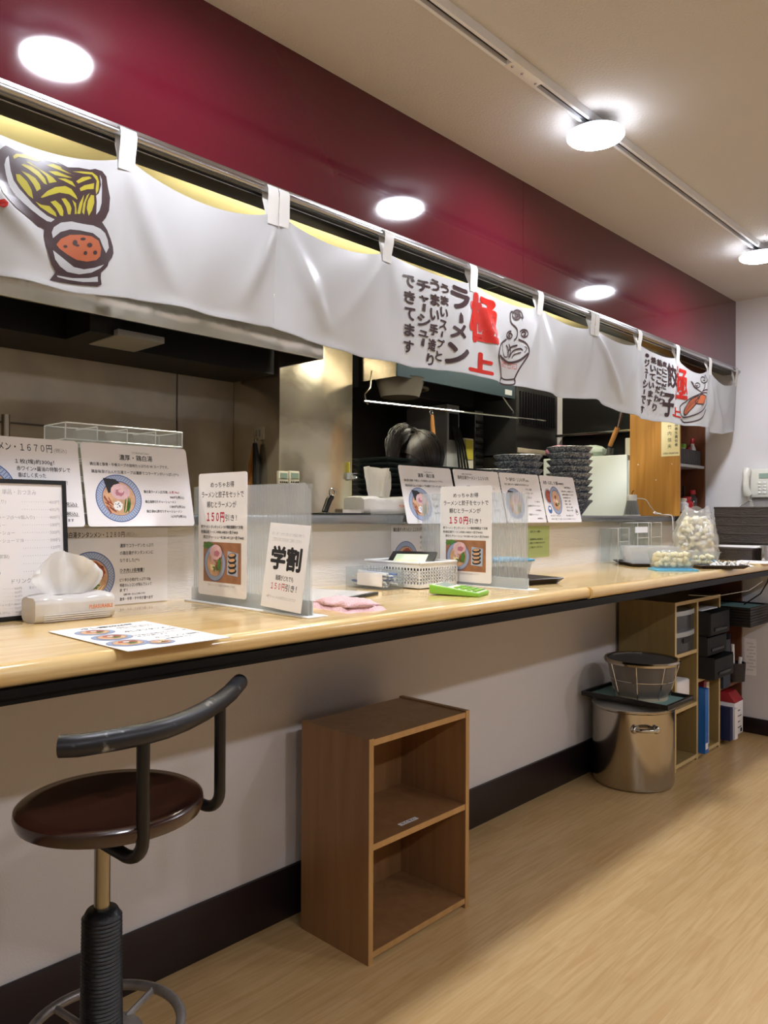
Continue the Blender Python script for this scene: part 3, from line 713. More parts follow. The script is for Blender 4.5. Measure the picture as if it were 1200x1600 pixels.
d3 = MB(); q = pxw(985, 530, 7.06)
brush(d3, '極', 478, 295, 605, 690, 'noren_red', q, .03); brush(d3, '上', 436, 735, 562, 872, 'noren_red', q, .06)
brush(d3, '餃', 374, 262, 480, 560, 'noren_brown', q, .03); brush(d3, '子', 345, 590, 436, 870, 'noren_brown', q, .05)
column(d3, '皮にこだわり', 318, 374, 240, 725, 'noren_brown', q, .05, -16)
column(d3, '餡にこだわり', 262, 314, 215, 800, 'noren_brown', q, .05, -18)
column(d3, '焼いています', 205, 255, 190, 740, 'noren_brown', q, .05, -30)
column(d3, '・ジューシーです', 145, 196, 150, 830, 'noren_brown', q, .05, -40)
for pts, wd in (([(545, 745), (590, 690), (680, 632), (760, 595), (808, 615), (824, 670), (815, 730), (745, 800), (665, 850), (600, 862), (560, 830), (545, 745)], .006),
                ([(565, 880), (620, 915), (700, 905), (775, 855), (822, 775)], .006), ([(745, 585), (790, 560), (828, 575)], .005)):
    line(d3, pts, q, wd)
for pts in ([(590, 800), (600, 740), (640, 680), (710, 628), (716, 660), (680, 750), (630, 830), (605, 830)], [(690, 705), (712, 650), (742, 612), (784, 655), (782, 690), (740, 722)]):
    line(d3, pts, q, .006, closed=True); shape(d3, pts, q, 'noren_orange', .0006)
for k in range(5): line(d3, [(620+k*18, 800-k*26), (640+k*16, 735-k*20), (650+k*14, 690-k*12)], q, .003, z=.001)
spiral(d3, 778, 445, 52, 1.6, q, .005, a0=2.6, sgn=-1, tail=[(790, 510), (752, 580)]); spiral(d3, 700, 508, 40, 1.5, q, .005, a0=.4, tail=[(640, 470), (690, 545), (742, 590)])

for x0, x1, dd, lb in ((-.4, 1.2, d1, 'white shop curtain with a brown bowl of yellow noodles, at the left'),
                       (1.2, 2.8, d2, 'white shop curtain with large red and brown ramen writing and a steaming bowl'),
                       (2.8, 4.4, d3, 'white shop curtain with gyoza writing and an orange dumpling plate, by the end wall')):
    t = thing('shop_curtain', lb, 'curtain', ((x0+x1)/2, NY, 1.62), 0, 'white shop curtains hung from the rod')
    b = curtain(x0, x1, lb); emboss(b, dd); b.build('cloth_panel', t, world=True, flat=True)
    for k in range(5):
        x = x0+.4*k; x = x+.0175 if k == 0 else x-.0175 if k == 4 else x
        if x > 4.3: x = 4.38
        c = MB(); w_ = .0185 if k in (1, 2, 3) else .0165; vs = []; fs = []
        lo = ztop(min(max(x, x0+.001), x1-.001))-.028; yb = P3(min(max(x, x0+.002), x1-.002), lo+.028, 0)[1]
        path = [(yb-.004, lo), (yb-.004, lo+.028), (NY-.014, 1.965), (NY-.014, 1.985), (NY-.009, 1.997), (NY, 2.001), (NY+.009, 1.996), (NY+.011, 1.985), (NY+.010, 1.965), (yb+.006, lo+.028), (yb+.008, lo+.004)]
        sk = random.uniform(-.004, .004)
        for i, (yy, zz) in enumerate(path):
            s_ = sk*(1.985-zz)/.07
            vs += [(x-w_+s_, yy, zz), (x+w_+s_, yy, zz)]
        fs = [(2*i, 2*i+1, 2*i+3, 2*i+2) for i in range(len(path)-1)]
        c.add(vs, fs, 'tab_cloth').build('hanging_tab', t, world=True, flat=True)
tag(MB().tube([(-2.5, NY, 1.988), (XE-.001, NY, 1.988)], .0075, 'aluminium', 12).build('curtain_rod'), 'slim metal curtain rod along the foot of the red panel', 'curtain rod')
# ------------------------------------------------------------------ printed cards and signs
def rrect(w, h, r, n=5):
    pts = []
    for cx, cy, a0 in ((w-r, r, -PI/2), (w-r, h-r, 0), (r, h-r, PI/2), (r, r, PI)):
        for i in range(n+1):
            a = a0+PI/2*i/n; pts.append((cx+r*math.cos(a), cy+r*math.sin(a)))
    return pts
def plate(b, w, h, r, mt, th, z=0):
    P = rrect(w, h, r); k = len(P)
    b.add([(x, y, z) for x, y in P]+[(x, y, z-th) for x, y in P], [tuple(range(k)), tuple(range(k, 2*k))[::-1]]+[(i, (i+1) % k, k+(i+1) % k, k+i) for i in range(k)], mt)
Z0, DZ = .0003, .00013
def ramen(b, cx, cy, r, kind='tori', z=Z0, sq=1.0):
    """a printed photo of a noodle bowl, flat on the card"""
    E_ = lambda x, y, rx, ry, m_, l, **k: b.ell(cx+x*r, cy+y*r*sq, rx*r, ry*r*sq, m_, z+l*DZ, **k)
    E_(0, 0, 1, 1, 'photo_rim', 0, n=40); E_(0, 0, .96, .96, 'photo_bowl', 1, n=40)
    for ring, n in ((.915, 54), (.855, 50), (.795, 46)):
        for i in range(n):
            t = 2*PI*(i+.5*(.84 < ring < .9))/n; E_(ring*math.cos(t), ring*math.sin(t), .028, .019, 'ink_blue', 2, n=5, a=t)
    E_(0, 0, .74, .74, 'photo_rim', 3, n=36); E_(0, -.01, .71, .71, 'photo_broth', 4, n=36)
    rg = random.Random(int(cx*1000)+len(kind))
    if kind == 'tori':
        b.poly([(cx-.62*r, cy+.84*r), (cx-.1*r, cy+.80*r), (cx+.12*r, cy+.62*r), (cx-.1*r, cy+.35*r), (cx-.45*r, cy+.2*r)], 'photo_nori', z+5*DZ)
        for i in range(9): E_(-.45+rg.uniform(-.14, .2), -.2+rg.uniform(-.3, .2), .2, .03, 'photo_red', 6, n=8, a=rg.uniform(-1.3, -.5))
        E_(.08, .28, .42, .34, 'photo_meat', 7, wob=.08, seed=3); E_(.05, .24, .2, .15, 'photo_pink', 8, wob=.25); E_(.1, .30, .12, .08, 'photo_meat', 9)
        for i in range(10): E_(.32+rg.uniform(-.13, .15), -.3+rg.uniform(-.18, .18), .22, .03, 'photo_green', 8, n=8, a=rg.uniform(.9, 1.5))
        E_(-.08, -.32, .2, .2, 'ink_white', 7, wob=.2)
        for i in range(8): E_(-.08+rg.uniform(-.12, .12), -.32+rg.uniform(-.12, .12), .025, .02, 'photo_nori', 9, n=6)
    elif kind == 'tantan':
        E_(.1, .25, .5, .34, 'photo_red', 5, wob=.25, seed=4); E_(.25, .1, .3, .24, 'photo_red', 6, wob=.3, seed=8)
        E_(0, .18, .17, .15, 'ink_white', 7, wob=.2)
        for i in range(16): E_(.18+rg.uniform(-.3, .3), .15+rg.uniform(-.25, .25), .03, .025, 'photo_nori', 8, n=6)
        for i in range(6): E_(.12+rg.uniform(-.1, .1), -.42+.055*i, .2, .035, 'photo_green', 7, n=10)
        for i in range(5): E_(.35+rg.uniform(-.08, .08), -.35+rg.uniform(-.12, .12), .2, .02, 'cream_paper', 6, n=8, a=rg.uniform(.6, 1.2))
    else:
        for i in range(9): E_(rg.uniform(-.3, .35), rg.uniform(-.35, .35), .18, .1, ('photo_red', 'photo_meat', 'cream_paper')[i % 3], 5+i, n=12, wob=.3, seed=i, a=rg.uniform(0, 3))
        for i in range(5): E_(.1+rg.uniform(-.15, .15), -.3+rg.uniform(-.1, .1), .16, .03, 'photo_green', 15, n=8, a=rg.uniform(0, 3))
def lines(b, rows, mt='ink', z=Z0):
    for r_ in rows:
        t, x, y, h = r_[:4]; kw = r_[4] if len(r_) > 4 else {}
        b.text(t, x, y, h, kw.get('mt', mt), kw.get('al', 'l'), kw.get('w'), kw.get('bold', 0.012), z)
def card(name, label, cat, M, w, h, draw, mt='laminate', th=.0014, r=.008, group=None):
    b = MB(); plate(b, w, h, r, mt, th); draw(b); o = b.build(name, M=M, flat=True); return tag(o, label, cat, group)
def d_tori(b):
    b.text('TORIPAITAN', .150, .180, .006, 'ink', 'c', .046); b.text('濃厚・鶏白湯', .137, .164, .012, 'ink', 'c', .088, .02)
    lines(b, [('鶏白湯と豚骨・牛骨スープの旨味たっぷりの W スープです。', .018, .147, .007, dict(w=.205)), ('鶏旨味溶け込んだ白湯スープは濃厚でコラーゲンがいっぱい(^^♪', .02, .129, .007, dict(w=.230)),
              ('鶏白湯ラーメン(左写真)', .148, .083, .006, dict(w=.066)), ('人気 No1', .217, .083, .006, dict(w=.028, mt='ink_red')), ('980円(税込)', .258, .070, .006, dict(al='r', w=.04)),
              ('鶏白湯厚切りチャーシューメン', .149, .058, .006, dict(w=.085)), ('1380円(税込)', .258, .046, .006, dict(al='r', w=.043)), ('鶏白湯BIG厚切りチャーシューメン', .150, .034, .006, dict(w=.098)), ('1670円(税込)', .258, .021, .006, dict(al='r', w=.043))])
    ramen(b, .082, .068, .058, 'tori')
def d_char(b):
    b.text('チャーシューメン・１６７０円', .015, .172, .016, 'ink', 'l', .205, .012); b.text('(税込)', .224, .172, .009, 'ink')
    lines(b, [('１枚(塊)約300g！', .137, .143, .009, dict(w=.085)), ('赤ワイン×醤油の特製ダレで', .139, .127, .009, dict(w=.118)), ('香ばしく炙った', .141, .112, .009, dict(w=.06)), ('肉を食べるための一杯！', .143, .097, .009, dict(w=.105)),
              ('(ラーメン)', .19, .067, .007), ('1380円(税込)', .265, .048, .008, dict(al='r', w=.07)), ('単品1240円(税込)', .265, .026, .008, dict(al='r', w=.085)), ('数量限定となります', .255, .012, .006, dict(al='r', w=.07))])
    b.rect(.2, .268, .0455, .0463, 'ink', Z0); b.rect(.185, .268, .0235, .0243, 'ink', Z0)
    ramen(b, .072, .083, .062, 'tori')
def d_tan(b):
    b.text('鶏白湯タンタンメン・１２８０円', .012, .166, .012, 'ink', 'l', .150, .02); b.text('(税込)', .165, .166, .010, 'ink', 'l', .03)
    lines(b, [('濃厚でコラーゲンたっぷり', .150, .140, .008, dict(w=.09)), ('の鶏白湯がタンタンメンに', .150, .122, .008, dict(w=.09)), ('なりました(^^♪', .150, .104, .008, dict(w=.052)), ('ひき肉1.5倍増量！', .150, .079, .008, dict(w=.065, bold=.02)),
              ('ピリ辛ひき肉がたっぷり150g', .150, .056, .007, dict(w=.083)), ('特産のレンコンが刻んで入って', .150, .043, .007, dict(w=.086)), ('ます！', .150, .031, .007, dict(w=.02)), ('注意 中辛・けっこう辛いです！', .160, .0215, .004, dict(w=.058, bold=.03)), ('激辛・中辛・やや辛が選べます', .150, .009, .007, dict(w=.09))])
    b.rect(.150, .215, .0762, .077, 'ink', Z0); ramen(b, .075, .070, .062, 'tantan')
def d_ebi(b):
    lines(b, [('EBI PAITAN', .05, .183, .005, dict(w=.06)), ('海老白湯ラーメン・１２９０円', .02, .166, .012, dict(w=.19, bold=.02)), ('海老の旨味たっぷりの白湯スープ', .12, .13, .006, dict(w=.12)), ('海老白湯ラーメン', .15, .1, .006), ('1290円(税込)', .25, .085, .006, dict(al='r')), ('海老白湯チャーシューメン', .15, .06, .006), ('1580円(税込)', .25, .045, .006, dict(al='r'))])
    ramen(b, .08, .082, .06, 'tori')
def d_rayu(b):
    lines(b, [('ラー油そば・１１８０円', .04, .170, .013, dict(w=.135, bold=.02)), ('(税込)', .18, .17, .007), ('辛さと香りのラー油 麺がもちもちおいしい!', .025, .152, .007, dict(w=.17, bold=.02)), ('汁なし太麺', .165, .134, .007), ('ネギたっぷり', .165, .118, .007), ('味玉入り', .168, .100, .007), ('ラー油そば', .255, .084, .006, dict(al='r')), ('BIG厚切りチャーシュー', .16, .066, .007), ('1670円(税込)', .255, .048, .006, dict(al='r')), ('単品チャーシュー', .16, .030, .007), ('1180円(税込)', .255, .014, .006, dict(al='r'))])
    ramen(b, .075, .078, .062, 'tori')
def d_tsuke(b):
    lines(b, [('天然・にぼしつけ麺', .02, .165, .013, dict(w=.115, bold=.02)), ('【数量限定】', .14, .166, .007), ('1280円(税込)', .18, .150, .008), ('鶏と煮干しの特製つけ汁', .155, .133, .006, dict(w=.1)), ('太麺を使用しています', .155, .119, .006, dict(w=.095)), ('麺の量が選べます', .16, .105, .006), ('大盛り　100円', .165, .091, .006), ('特盛り　200円', .165, .077, .006), ('ゆず入り　50円', .17, .063, .006), ('味玉入り 120円', .17, .049, .006), ('あつもり・ひやもり', .03, .026, .006, dict(w=.08)), ('冷たい麺でどうぞ', .155, .026, .006), ('お好みで酢・ラー油・にんにくをお使いください', .03, .012, .005, dict(w=.2))])
    b.ell(.042, .112, .03, .034, 'photo_bowl', Z0); b.ell(.042, .112, .024, .028, 'photo_red', Z0+DZ); ramen(b, .095, .095, .045, 'mix', Z0+2*DZ, 1.35)
    b.ell(.035, .055, .015, .017, 'ink_blue', Z0); b.ell(.035, .06, .009, .006, 'ink_white', Z0+DZ); b.ell(.25, .045, .012, .014, 'ink_grey', Z0); b.ell(.25, .045, .010, .012, 'laminate', Z0+DZ); b.ell(.25, .047, .006, .007, 'ink_grey', Z0+2*DZ)
LEAN = (0, .23, 1)
CW, CH = .28, .202
card('menu_card', 'laminated menu card at far left headed 1670円, behind the black-framed menu', 'menu card', frame((.522, 1.698, 1.158), (1, 0, 0), LEAN), CW, CH, d_char)
card('menu_card', 'laminated chicken ramen menu card headed TORIPAITAN, leaning below the clear acrylic trays', 'menu card', frame((.810, 1.700, 1.158), (1, 0, 0), LEAN), CW, CH, d_tori)
card('menu_card', 'paper menu card for 1280円 tantan noodles on the wall behind the nearer tissue pack', 'menu card', frame((.775, W-.002, CT+.002), (1, 0, 0), (0, 0, 1)), .281, .188, d_tan, 'white_paper', .0008, .001)
card('menu_card', 'chicken ramen menu card standing on the ledge right beside the farther tissue pack', 'menu card', frame((1.903, 1.700, 1.158), (1, 0, 0), LEAN), .279, CH, d_tori)
card('menu_card', 'shrimp ramen menu card headed 1290円 on the ledge, half hidden by the set-price sign', 'menu card', frame((2.196, 1.700, 1.158), (1, 0, 0), LEAN), CW, CH, d_ebi)
card('menu_card', 'menu card headed 1180円 on the ledge below the shorter speckled bowl stack', 'menu card', frame((2.484, 1.700, 1.158), (1, 0, 0), LEAN), CW, CH, d_rayu)
card('menu_card', 'dipping noodle menu card at the right end, below the tall speckled bowl stack', 'menu card', frame((2.774, 1.700, 1.158), (1, 0, 0), LEAN), .277, CH, d_tsuke)
card('menu_card', 'paper noodle menu card on the wall seen through the farther ribbed divider', 'menu card', frame((1.90, W-.002, CT+.002), (1, 0, 0), (0, 0, 1)), .281, .188, d_tan, 'white_paper', .0008, .001)
def d_green(b):
    lines(b, [('お客さまへお願い', .02, .105, .008, dict(w=.085)), ('混雑時は相席を', .02, .073, .007, dict(w=.1)), ('お願いする場合があります', .018, .058, .007, dict(w=.12)), ('ご協力ください', .018, .040, .007, dict(w=.1))])
card('notice', 'green paper notice with small print taped to the white wall under the menu cards', 'notice', frame((2.731, W-.0015, 1.010), (1, 0, 0), (0, 0, 1)), .172, .132, d_green, 'green_paper', .0008, .001)

def d_set(b):
    w = .205
    b.text('めっちゃお得', .103, .270, .012, 'ink', 'c', .10, .02); b.text('ラーメンと餃子をセットで', .103, .245, .0135, 'ink', 'c', .178, .02); b.text('頼むとラーメンが', .1, .220, .0135, 'ink', 'c', .125, .02)
    b.text('１５０円', .038, .186, .021, 'ink_red', 'l', .075, .045); b.text('引き！', .116, .188, .013, 'ink', 'l', .048, .015)
    lines(b, [('煮ラーメン タンタンメン つけ麺他麺類全て対象', .012, .168, .007, dict(w=.178)), ('例:鶏白湯ラーメン¥980→¥830＋餃子¥400', .012, .155, .007, dict(w=.158)), ('厚切りチャーシュー¥1380→¥1230＋餃子¥400', .022, .142, .007, dict(w=.172))])
    b.rect(.024, .183, .034, .133, 'photo_wood', Z0); b.ell(.045, .124, .022, .009, 'photo_green', Z0+DZ, wob=.4)
    ramen(b, .074, .081, .046, 'none', Z0+2*DZ, .98)
    b.ell(.082, .108, .026, .019, 'photo_meat', Z0+22*DZ); b.ell(.086, .105, .012, .008, 'photo_pink', Z0+23*DZ, wob=.3); b.ell(.096, .078, .008, .017, 'photo_green', Z0+22*DZ, wob=.4)
    b.poly([(.126, .055), (.170, .052), (.172, .108), (.128, .113)], 'photo_bowl', Z0+3*DZ)
    for i in range(4): b.ell(.148, .064+i*.0125, .017, .007, 'photo_nori', Z0+(4+2*i)*DZ, a=.1); b.ell(.147, .066+i*.0125, .013, .004, 'photo_broth', Z0+(5+2*i)*DZ, a=.1)
    b.text('写真はイメージです 単品餃子は別途料金となります', .1, .024, .005, 'ink', 'c', .115)
def d_gaku(b):
    b.text('学生・専門・大学生に限り全ての麺類が対象です。', .075, .163, .006, 'ink_grey', 'c', .125); b.text('ご注文の際に学生証をご提示ください。', .072, .150, .007, 'ink', 'c', .115)
    b.text('学割', .077, .092, .042, 'ink', 'c', .118, .055); b.text('麺類がどれでも', .080, .064, .010, 'ink', 'c', .068, .02)
    b.text('１５０円', .032, .043, .014, 'ink_red', 'l', .053, .02); b.text('引き！', .087, .043, .013, 'ink', 'l', .043, .02); b.text('※煮ラーメンのみ50円引きになります', .075, .022, .006, 'ink', 'c', .112)
def divider(xp, label):
    t = thing('counter_divider', label, 'divider', (xp, 1.49, CT))
    ya, yb, za, zb = 1.275, (1.735 if xp < 1.5 else 1.692), CT+.004, CT+.295
    n = 150; vs = []; fs = []; c = .03
    for i in range(n+1):
        y = ya+(yb-ya)*i/n; dx = .0016*math.sin(2*PI*i/3.0)
        zt = zb - max(0, c*.6-(y-ya))
        vs += [(xp+dx, y, za+.03), (xp+dx, y, zt)]
    fs = [(2*i, 2*i+1, 2*i+3, 2*i+2) for i in range(n)]
    MB().add(vs, fs, 'ribbed_clear').build('ribbed_panel', t, world=True, flat=True, angle=70)
    MB().box(xp+.003, xp+.0045, ya, yb, za, zb-.002, 'acrylic').build('backing_panel', t, world=True)
    MB().box(xp-.022, xp+.035, ya-.02, yb+.01, CT, CT+.004, 'white_plastic').build('foot_plate', t, world=True, bevel=.001)
    MB().box(xp-.0065, xp-.003, ya, yb, CT+.004, CT+.036, 'frosted').box(xp+.0055, xp+.008, ya, yb, CT+.004, CT+.036, 'white_plastic').build('clamp_rail', t, world=True)
D1, D2 = 1.11, 1.965
divider(D1, 'ribbed clear divider across the counter nearer the stool, holding two paper signs')
divider(D2, 'ribbed clear divider farther along the counter, behind the white basket')
card('sign', 'set-price sign with food photo on the nearer divider, left of the 学割 sheet', 'sign', frame((D1-.009, 1.70, CT+.022), (0, -1, 0), (0, .03, 1)), .205, .305, d_set)
tl, tr = at(421, 816, X=D1-.006), at(484, 821.5, X=D1-.006); bl = at(407, 946, Y=tl.y+.004)
M = frame(bl, tr-tl, tl-bl); sx, sy = (tr-tl).length, (tl-bl).length
def d_gk(b):
    c = MB(); d_gaku(c); b.add([(x*sx/.155, y*sy/.19, z) for x, y, z in c.v], [], 'ink'); n = len(b.v)-len(c.v); b.f += [tuple(n+i for i in f) for f in c.f]; b.m += c.m
card('sign', 'student discount sign with large black 学割 hung loosely on the nearer divider', 'sign', M, sx, sy, d_gk, 'white_paper', .0006, .002)
card('sign', 'set-price sign with food photo on the farther divider, behind the calculator', 'sign', frame((D2-.009, 1.604, CT+.012), (0, -1, 0), (0, 0, 1)), .205, .305, d_set)

# flyer lying on the counter
TL, TRr, BR, BL = (at(*p, Z=CT+.002) for p in ((95, 985), (240, 968), (360, 996), (200, 1018)))
def d_fly(b):
    lines(b, [('冷し麺2026年', .05, fh-.03, .014, dict(w=.11, bold=.03)), ('鶏白湯スープの冷し麺できました', .11, fh-.055, .007, dict(w=.08)), ('さっぱりと召し上がれます', .11, fh-.068, .007, dict(w=.07)), ('冷しタンタンメン', .095, fh-.115, .013, dict(w=.1, bold=.03)), ('1280円', .16, fh-.14, .009), ('ひき肉と胡麻だれの冷たい麺', .085, fh-.165, .007, dict(w=.11)), ('辛さが選べます', .085, fh-.18, .007), ('冷しラーメン 980円', .1, fh-.215, .011, dict(w=.09)), ('数量限定です', .11, fh-.235, .007)])
    for cx, cy in ((.055, fh-.075), (.05, fh-.15), (.04, fh-.225)): ramen(b, cx, cy, .036, 'tantan')
    ramen(b, .085, fh-.255, .025, 'mix')
fw, fh = (BR-BL).length, (TL-BL).length
card('flyer', 'white paper flyer with bowl photos lying flat on the counter near the tissue pack', 'flyer', frame(BL+Vector((0, 0, .0005)), BR-BL, TL-BL), fw, fh, d_fly, 'white_paper', .0012, .001)

# black-framed menu at far left
t = thing('framed_menu', 'black-framed price list standing on the counter at far left', 'menu', M=frame((.553, 1.669, CT+.001), (1, 0, 0), (0, .08, 1)))
fwid, fht = .2, .297
b = MB()
for x0, x1, y0, y1 in ((0, fwid, 0, .009), (0, fwid, fht-.009, fht), (0, .009, .009, fht-.009), (fwid-.009, fwid, .009, fht-.009)): b.box(x0, x1, y0, y1, -.008, .003, 'black_plastic')
b.build('frame', t)
b = MB().box(.009, fwid-.009, .009, fht-.009, -.006, 0, 'laminate')
b.text('単品・おつまみ', .10, .265, .010, 'ink_grey', 'c', .07)
for i, (nm, pr) in enumerate((('餃子(5個入り)', '400円'), ('水餃子', '400円'), ('から揚げハーフ(5〜6個入り)', '400円'), ('チャーシュー', '500円'), ('炙りチャーシュー', '500円'), ('ネギチャーシューマヨ', '500円'), ('味玉', '120円'), ('メンマ(自家製)', '250円'), ('キムチ', '300円'), ('ライス(中)', '400円'))):
    y = .246-.0165*i; b.text(nm, .018, y, .007, 'ink_grey', 'l'); b.text(pr, fwid-.016, y, .007, 'ink_grey', 'r'); b.text('・'*int(12), .105, y, .007, 'ink_grey', 'l', .055)
b.text('ドリンク', .10, .077, .009, 'ink_grey', 'c', .04)
for i, (nm, pr, n2) in enumerate((('ビール中びん', '600円', '生ビールグラス 400円'), ('レモンサワー', '600円', ''), ('ウーロンハイ', '400円', ''), ('ハイボール', '550円', ''), ('コーラ・ジンジャーエール', '400円', ''), ('日本酒', '500円', ''), ('ノンアルコール(びん)', '400円', ''))):
    y = .064-.0082*i; b.text(nm, .016, y, .0048, 'ink_grey'); b.text('・'*6, .062, y, .0048, 'ink_grey', 'l', .02); b.text(pr, .085, y, .0048, 'ink_grey'); 
    if n2: b.text(n2, .115, y, .0048, 'ink_grey')
b.build('printed_sheet', t, flat=True)
MB().box(.012, fwid-.012, .012, fht-.012, -.0075, -.0062, 'black_plastic').build('backing', t)

# ------------------------------------------------------------------ tissue packs
def tissue_pack(x, y, z, rz, w, d, h, tw, th, label, seed, flare=1, flat_top=False):
    rg = random.Random(seed)
    t = thing('tissue_pack', label, 'tissues', (x, y, z), rz)
    b = MB(); nx, nz = 14, 8; sec = []
    for i in range(nx+1):
        u = i/nx; ring = []; e = min(1, .86+.14*math.sin(PI*min(1, max(0, u*6 if u < .5 else (1-u)*6)/2))) if 0 < i < nx else .84
        for k in range(20):
            a = 2*PI*k/20; cy, cz = math.cos(a), math.sin(a); p = 6.5
            rr = 1/((abs(cy)**p+abs(cz)**p)**(1/p))
            yy = cy*rr*d/2*e; zz = h/2+cz*rr*h/2*(e if cz > 0 else 1)
            if zz > .3*h and zz < .95*h: yy += rg.uniform(-.0012, .0012)
            ring.append((w*(u-.5), yy, max(0, zz)+(rg.uniform(-.0015, .0015) if zz > h*.7 else 0)))
        sec += ring
    fs = [(i*20+k, i*20+(k+1) % 20, (i+1)*20+(k+1) % 20, (i+1)*20+k) for i in range(nx) for k in range(20)]+[tuple(range(20))[::-1], tuple(nx*20+k for k in range(20))]
    b.add(sec, fs, 'film')
    b.text('PLEASURABLE', w*.14, h*.42, .0085, 'ink_orange', 'l', w*.31, .03, 0, 2, Matrix.Translation((0, -d/2-.0022, 0)) @ Matrix.Rotation(PI/2, 4, 'X'))
    for k in range(4): b.box(-w*.42, w*.42, -d/2-.0012, -d/2+.001, h*(.06+.075*k), h*(.06+.075*k)+.001, 'ink_white')
    b.build('pack', t, angle=60)
    vs = []; fs = []; n, m_ = 18, 9
    for i in range(n+1):
        u = i/n*2-1
        for j in range(m_+1):
            v = j/m_; wd = tw/2*(.62+.42*math.sin(v*PI*.95)**.8*flare+.12*v)
            if flat_top: wd = tw/2*(.74+.24*v)
            vs.append((u*wd, .012*math.sin(3.1*u+seed)*(.4+v)+.012*math.sin(7.5*u+1.5*v+seed*2)*v+.006*math.sin(13*u-2*v+seed)*(.3+v)+rg.uniform(-.0015, .0015), h*.96+th*v*(1-((.42*abs(u)**2.4*v) if not flat_top else .10*(u+.2)**2))+.006*math.sin(4*u+seed)*v))
    fs = [(i*(m_+1)+j, (i+1)*(m_+1)+j, (i+1)*(m_+1)+j+1, i*(m_+1)+j+1) for i in range(n) for j in range(m_)]
    MB().add(vs, fs, 'tissue').build('tissue_tuft', t, flat=True, angle=75)
tissue_pack(.731, 1.622, CT, 0, .170, .084, .056, .145, .088, 'soft tissue pack on the counter in front of the black-framed menu', 3)
tissue_pack(1.862, 1.79, LT, -.06, .228, .12, .062, .13, .10, 'soft tissue pack on the ledge left of the black plate stacks', 5, .85, True)

# ------------------------------------------------------------------ things on the near counter
Mx = TR(1.375, 1.565, CT, .30)
t = thing('clipboard_menu', 'black-edged menu sheet lying flat on the counter beyond the nearer divider', 'menu', M=Mx)
MB().box(-.16, .16, -.115, .115, 0, .008, 'black_plastic').build('board', t, bevel=.003)
b = MB().box(-.148, .148, -.104, .104, .008, .009, 'laminate')
for i in range(7): b.text('ラーメン・餃子・ライス・ドリンク', -.13, .075-.024*i, .007, 'ink_grey', 'l', .2+.01*(i % 3), .01, .0093)
b.build('sheet', t, flat=True)
# folded pink cloth
t = thing('dish_cloth', 'crumpled pink dish cloth on the counter in front of the black-edged menu', 'cloth', (1.285, 1.345, CT), -.12)
for k, (sw, sd, z0) in enumerate(((.058, .088, 0), (.052, .08, .010))):
    vs = []; fs = []; n = 16; rg = random.Random(k+4)
    for s_ in (0, 1):
        for i in range(n+1):
            for j in range(n+1):
                u, v = i/n*2-1, j/n*2-1; e = (1-abs(u)**6)*(1-abs(v)**6)
                vs.append((u*sw*(1+.06*math.sin(5*v+k)), v*sd*(1+.05*math.sin(4*u+k)), max(0, z0+s_*(.010+.004*math.sin(6*v+3*u+k)+.002*rg.random())*e**.4)))
    q_ = (n+1)**2
    for i in range(n):
        for j in range(n):
            a = i*(n+1)+j; fs += [(a, a+n+1, a+n+2, a+1), (q_+a, q_+a+1, q_+a+n+2, q_+a+n+1)]
    for i in range(n):
        for a, c in ((i, i+1), (n*(n+1)+i, n*(n+1)+i+1), (i*(n+1), (i+1)*(n+1)), (i*(n+1)+n, (i+1)*(n+1)+n)): fs.append((a, c, q_+c, q_+a))
    MB().add(vs, fs, 'pink_cloth').build('fold', t, angle=80)
# white perforated basket
t = thing('basket', 'white perforated plastic basket on the counter in front of the farther divider', 'basket', (1.842, 1.632, CT))
def lattice(b, p0, p1, z0, z1, mt, nh, nv, tw=.0022, slant=.0):
    P0, P1 = Vector(p0), Vector(p1); L_ = (P1-P0).length; M_ = frame((P0.x, P0.y, z0), P1-P0, (0, 0, 1)); H_ = z1-z0
    b.box(0, L_, 0, H_*.14, -tw/2, tw/2, mt, M_); b.box(0, L_, H_*.80, H_, -tw/2, tw/2, mt, M_)
    for i in range(nh+1): b.box(L_*i/nh-.0021, L_*i/nh+.0021, H_*.14, H_*.80, -tw/2, tw/2, mt, M_)
    for j in range(1, nv): y = H_*(.14+.66*j/nv); b.box(0, L_, y-.0018, y+.0018, -tw/2, tw/2, mt, M_)
bw, bd, bh = .09, .115, .078
c4 = [(-bw, -bd), (bw, -bd), (bw, bd), (-bw, bd)]
for i in range(4):
    b = MB(); a, c = c4[i], c4[(i+1) % 4]; lattice(b, (*a, 0), (*c, 0), .004, bh, 'white_plastic', 18 if i % 2 else 14, 5); b.build('side_wall', t)
MB().box(-bw, bw, -bd, bd, .003, .006, 'white_plastic').build('base', t)
b = MB()
for i in range(4):
    a, c = Vector((*c4[i], bh)), Vector((*c4[(i+1) % 4], bh)); b.tube([a, c], .0042, 'white_plastic', 8)
b.build('rim', t)
t = thing('bill_holder', 'black tilted bill holder with a pale receipt inside the white basket', 'tray', M=TR(1.842, 1.63, CT+.072, -1.1) @ Matrix.Rotation(.0, 4, 'X') @ Matrix.Rotation(.42, 4, 'X'))
MB().box(-.075, .075, -.06, .06, 0, .012, 'black_plastic').build('board', t, bevel=.004)
MB().box(-.055, .05, -.048, .035, .0122, .013, 'lime_pale').build('receipt', t)
MB().box(-.045, .02, -.052, -.005, .0132, .0138, 'cream_paper').build('coupon', t)
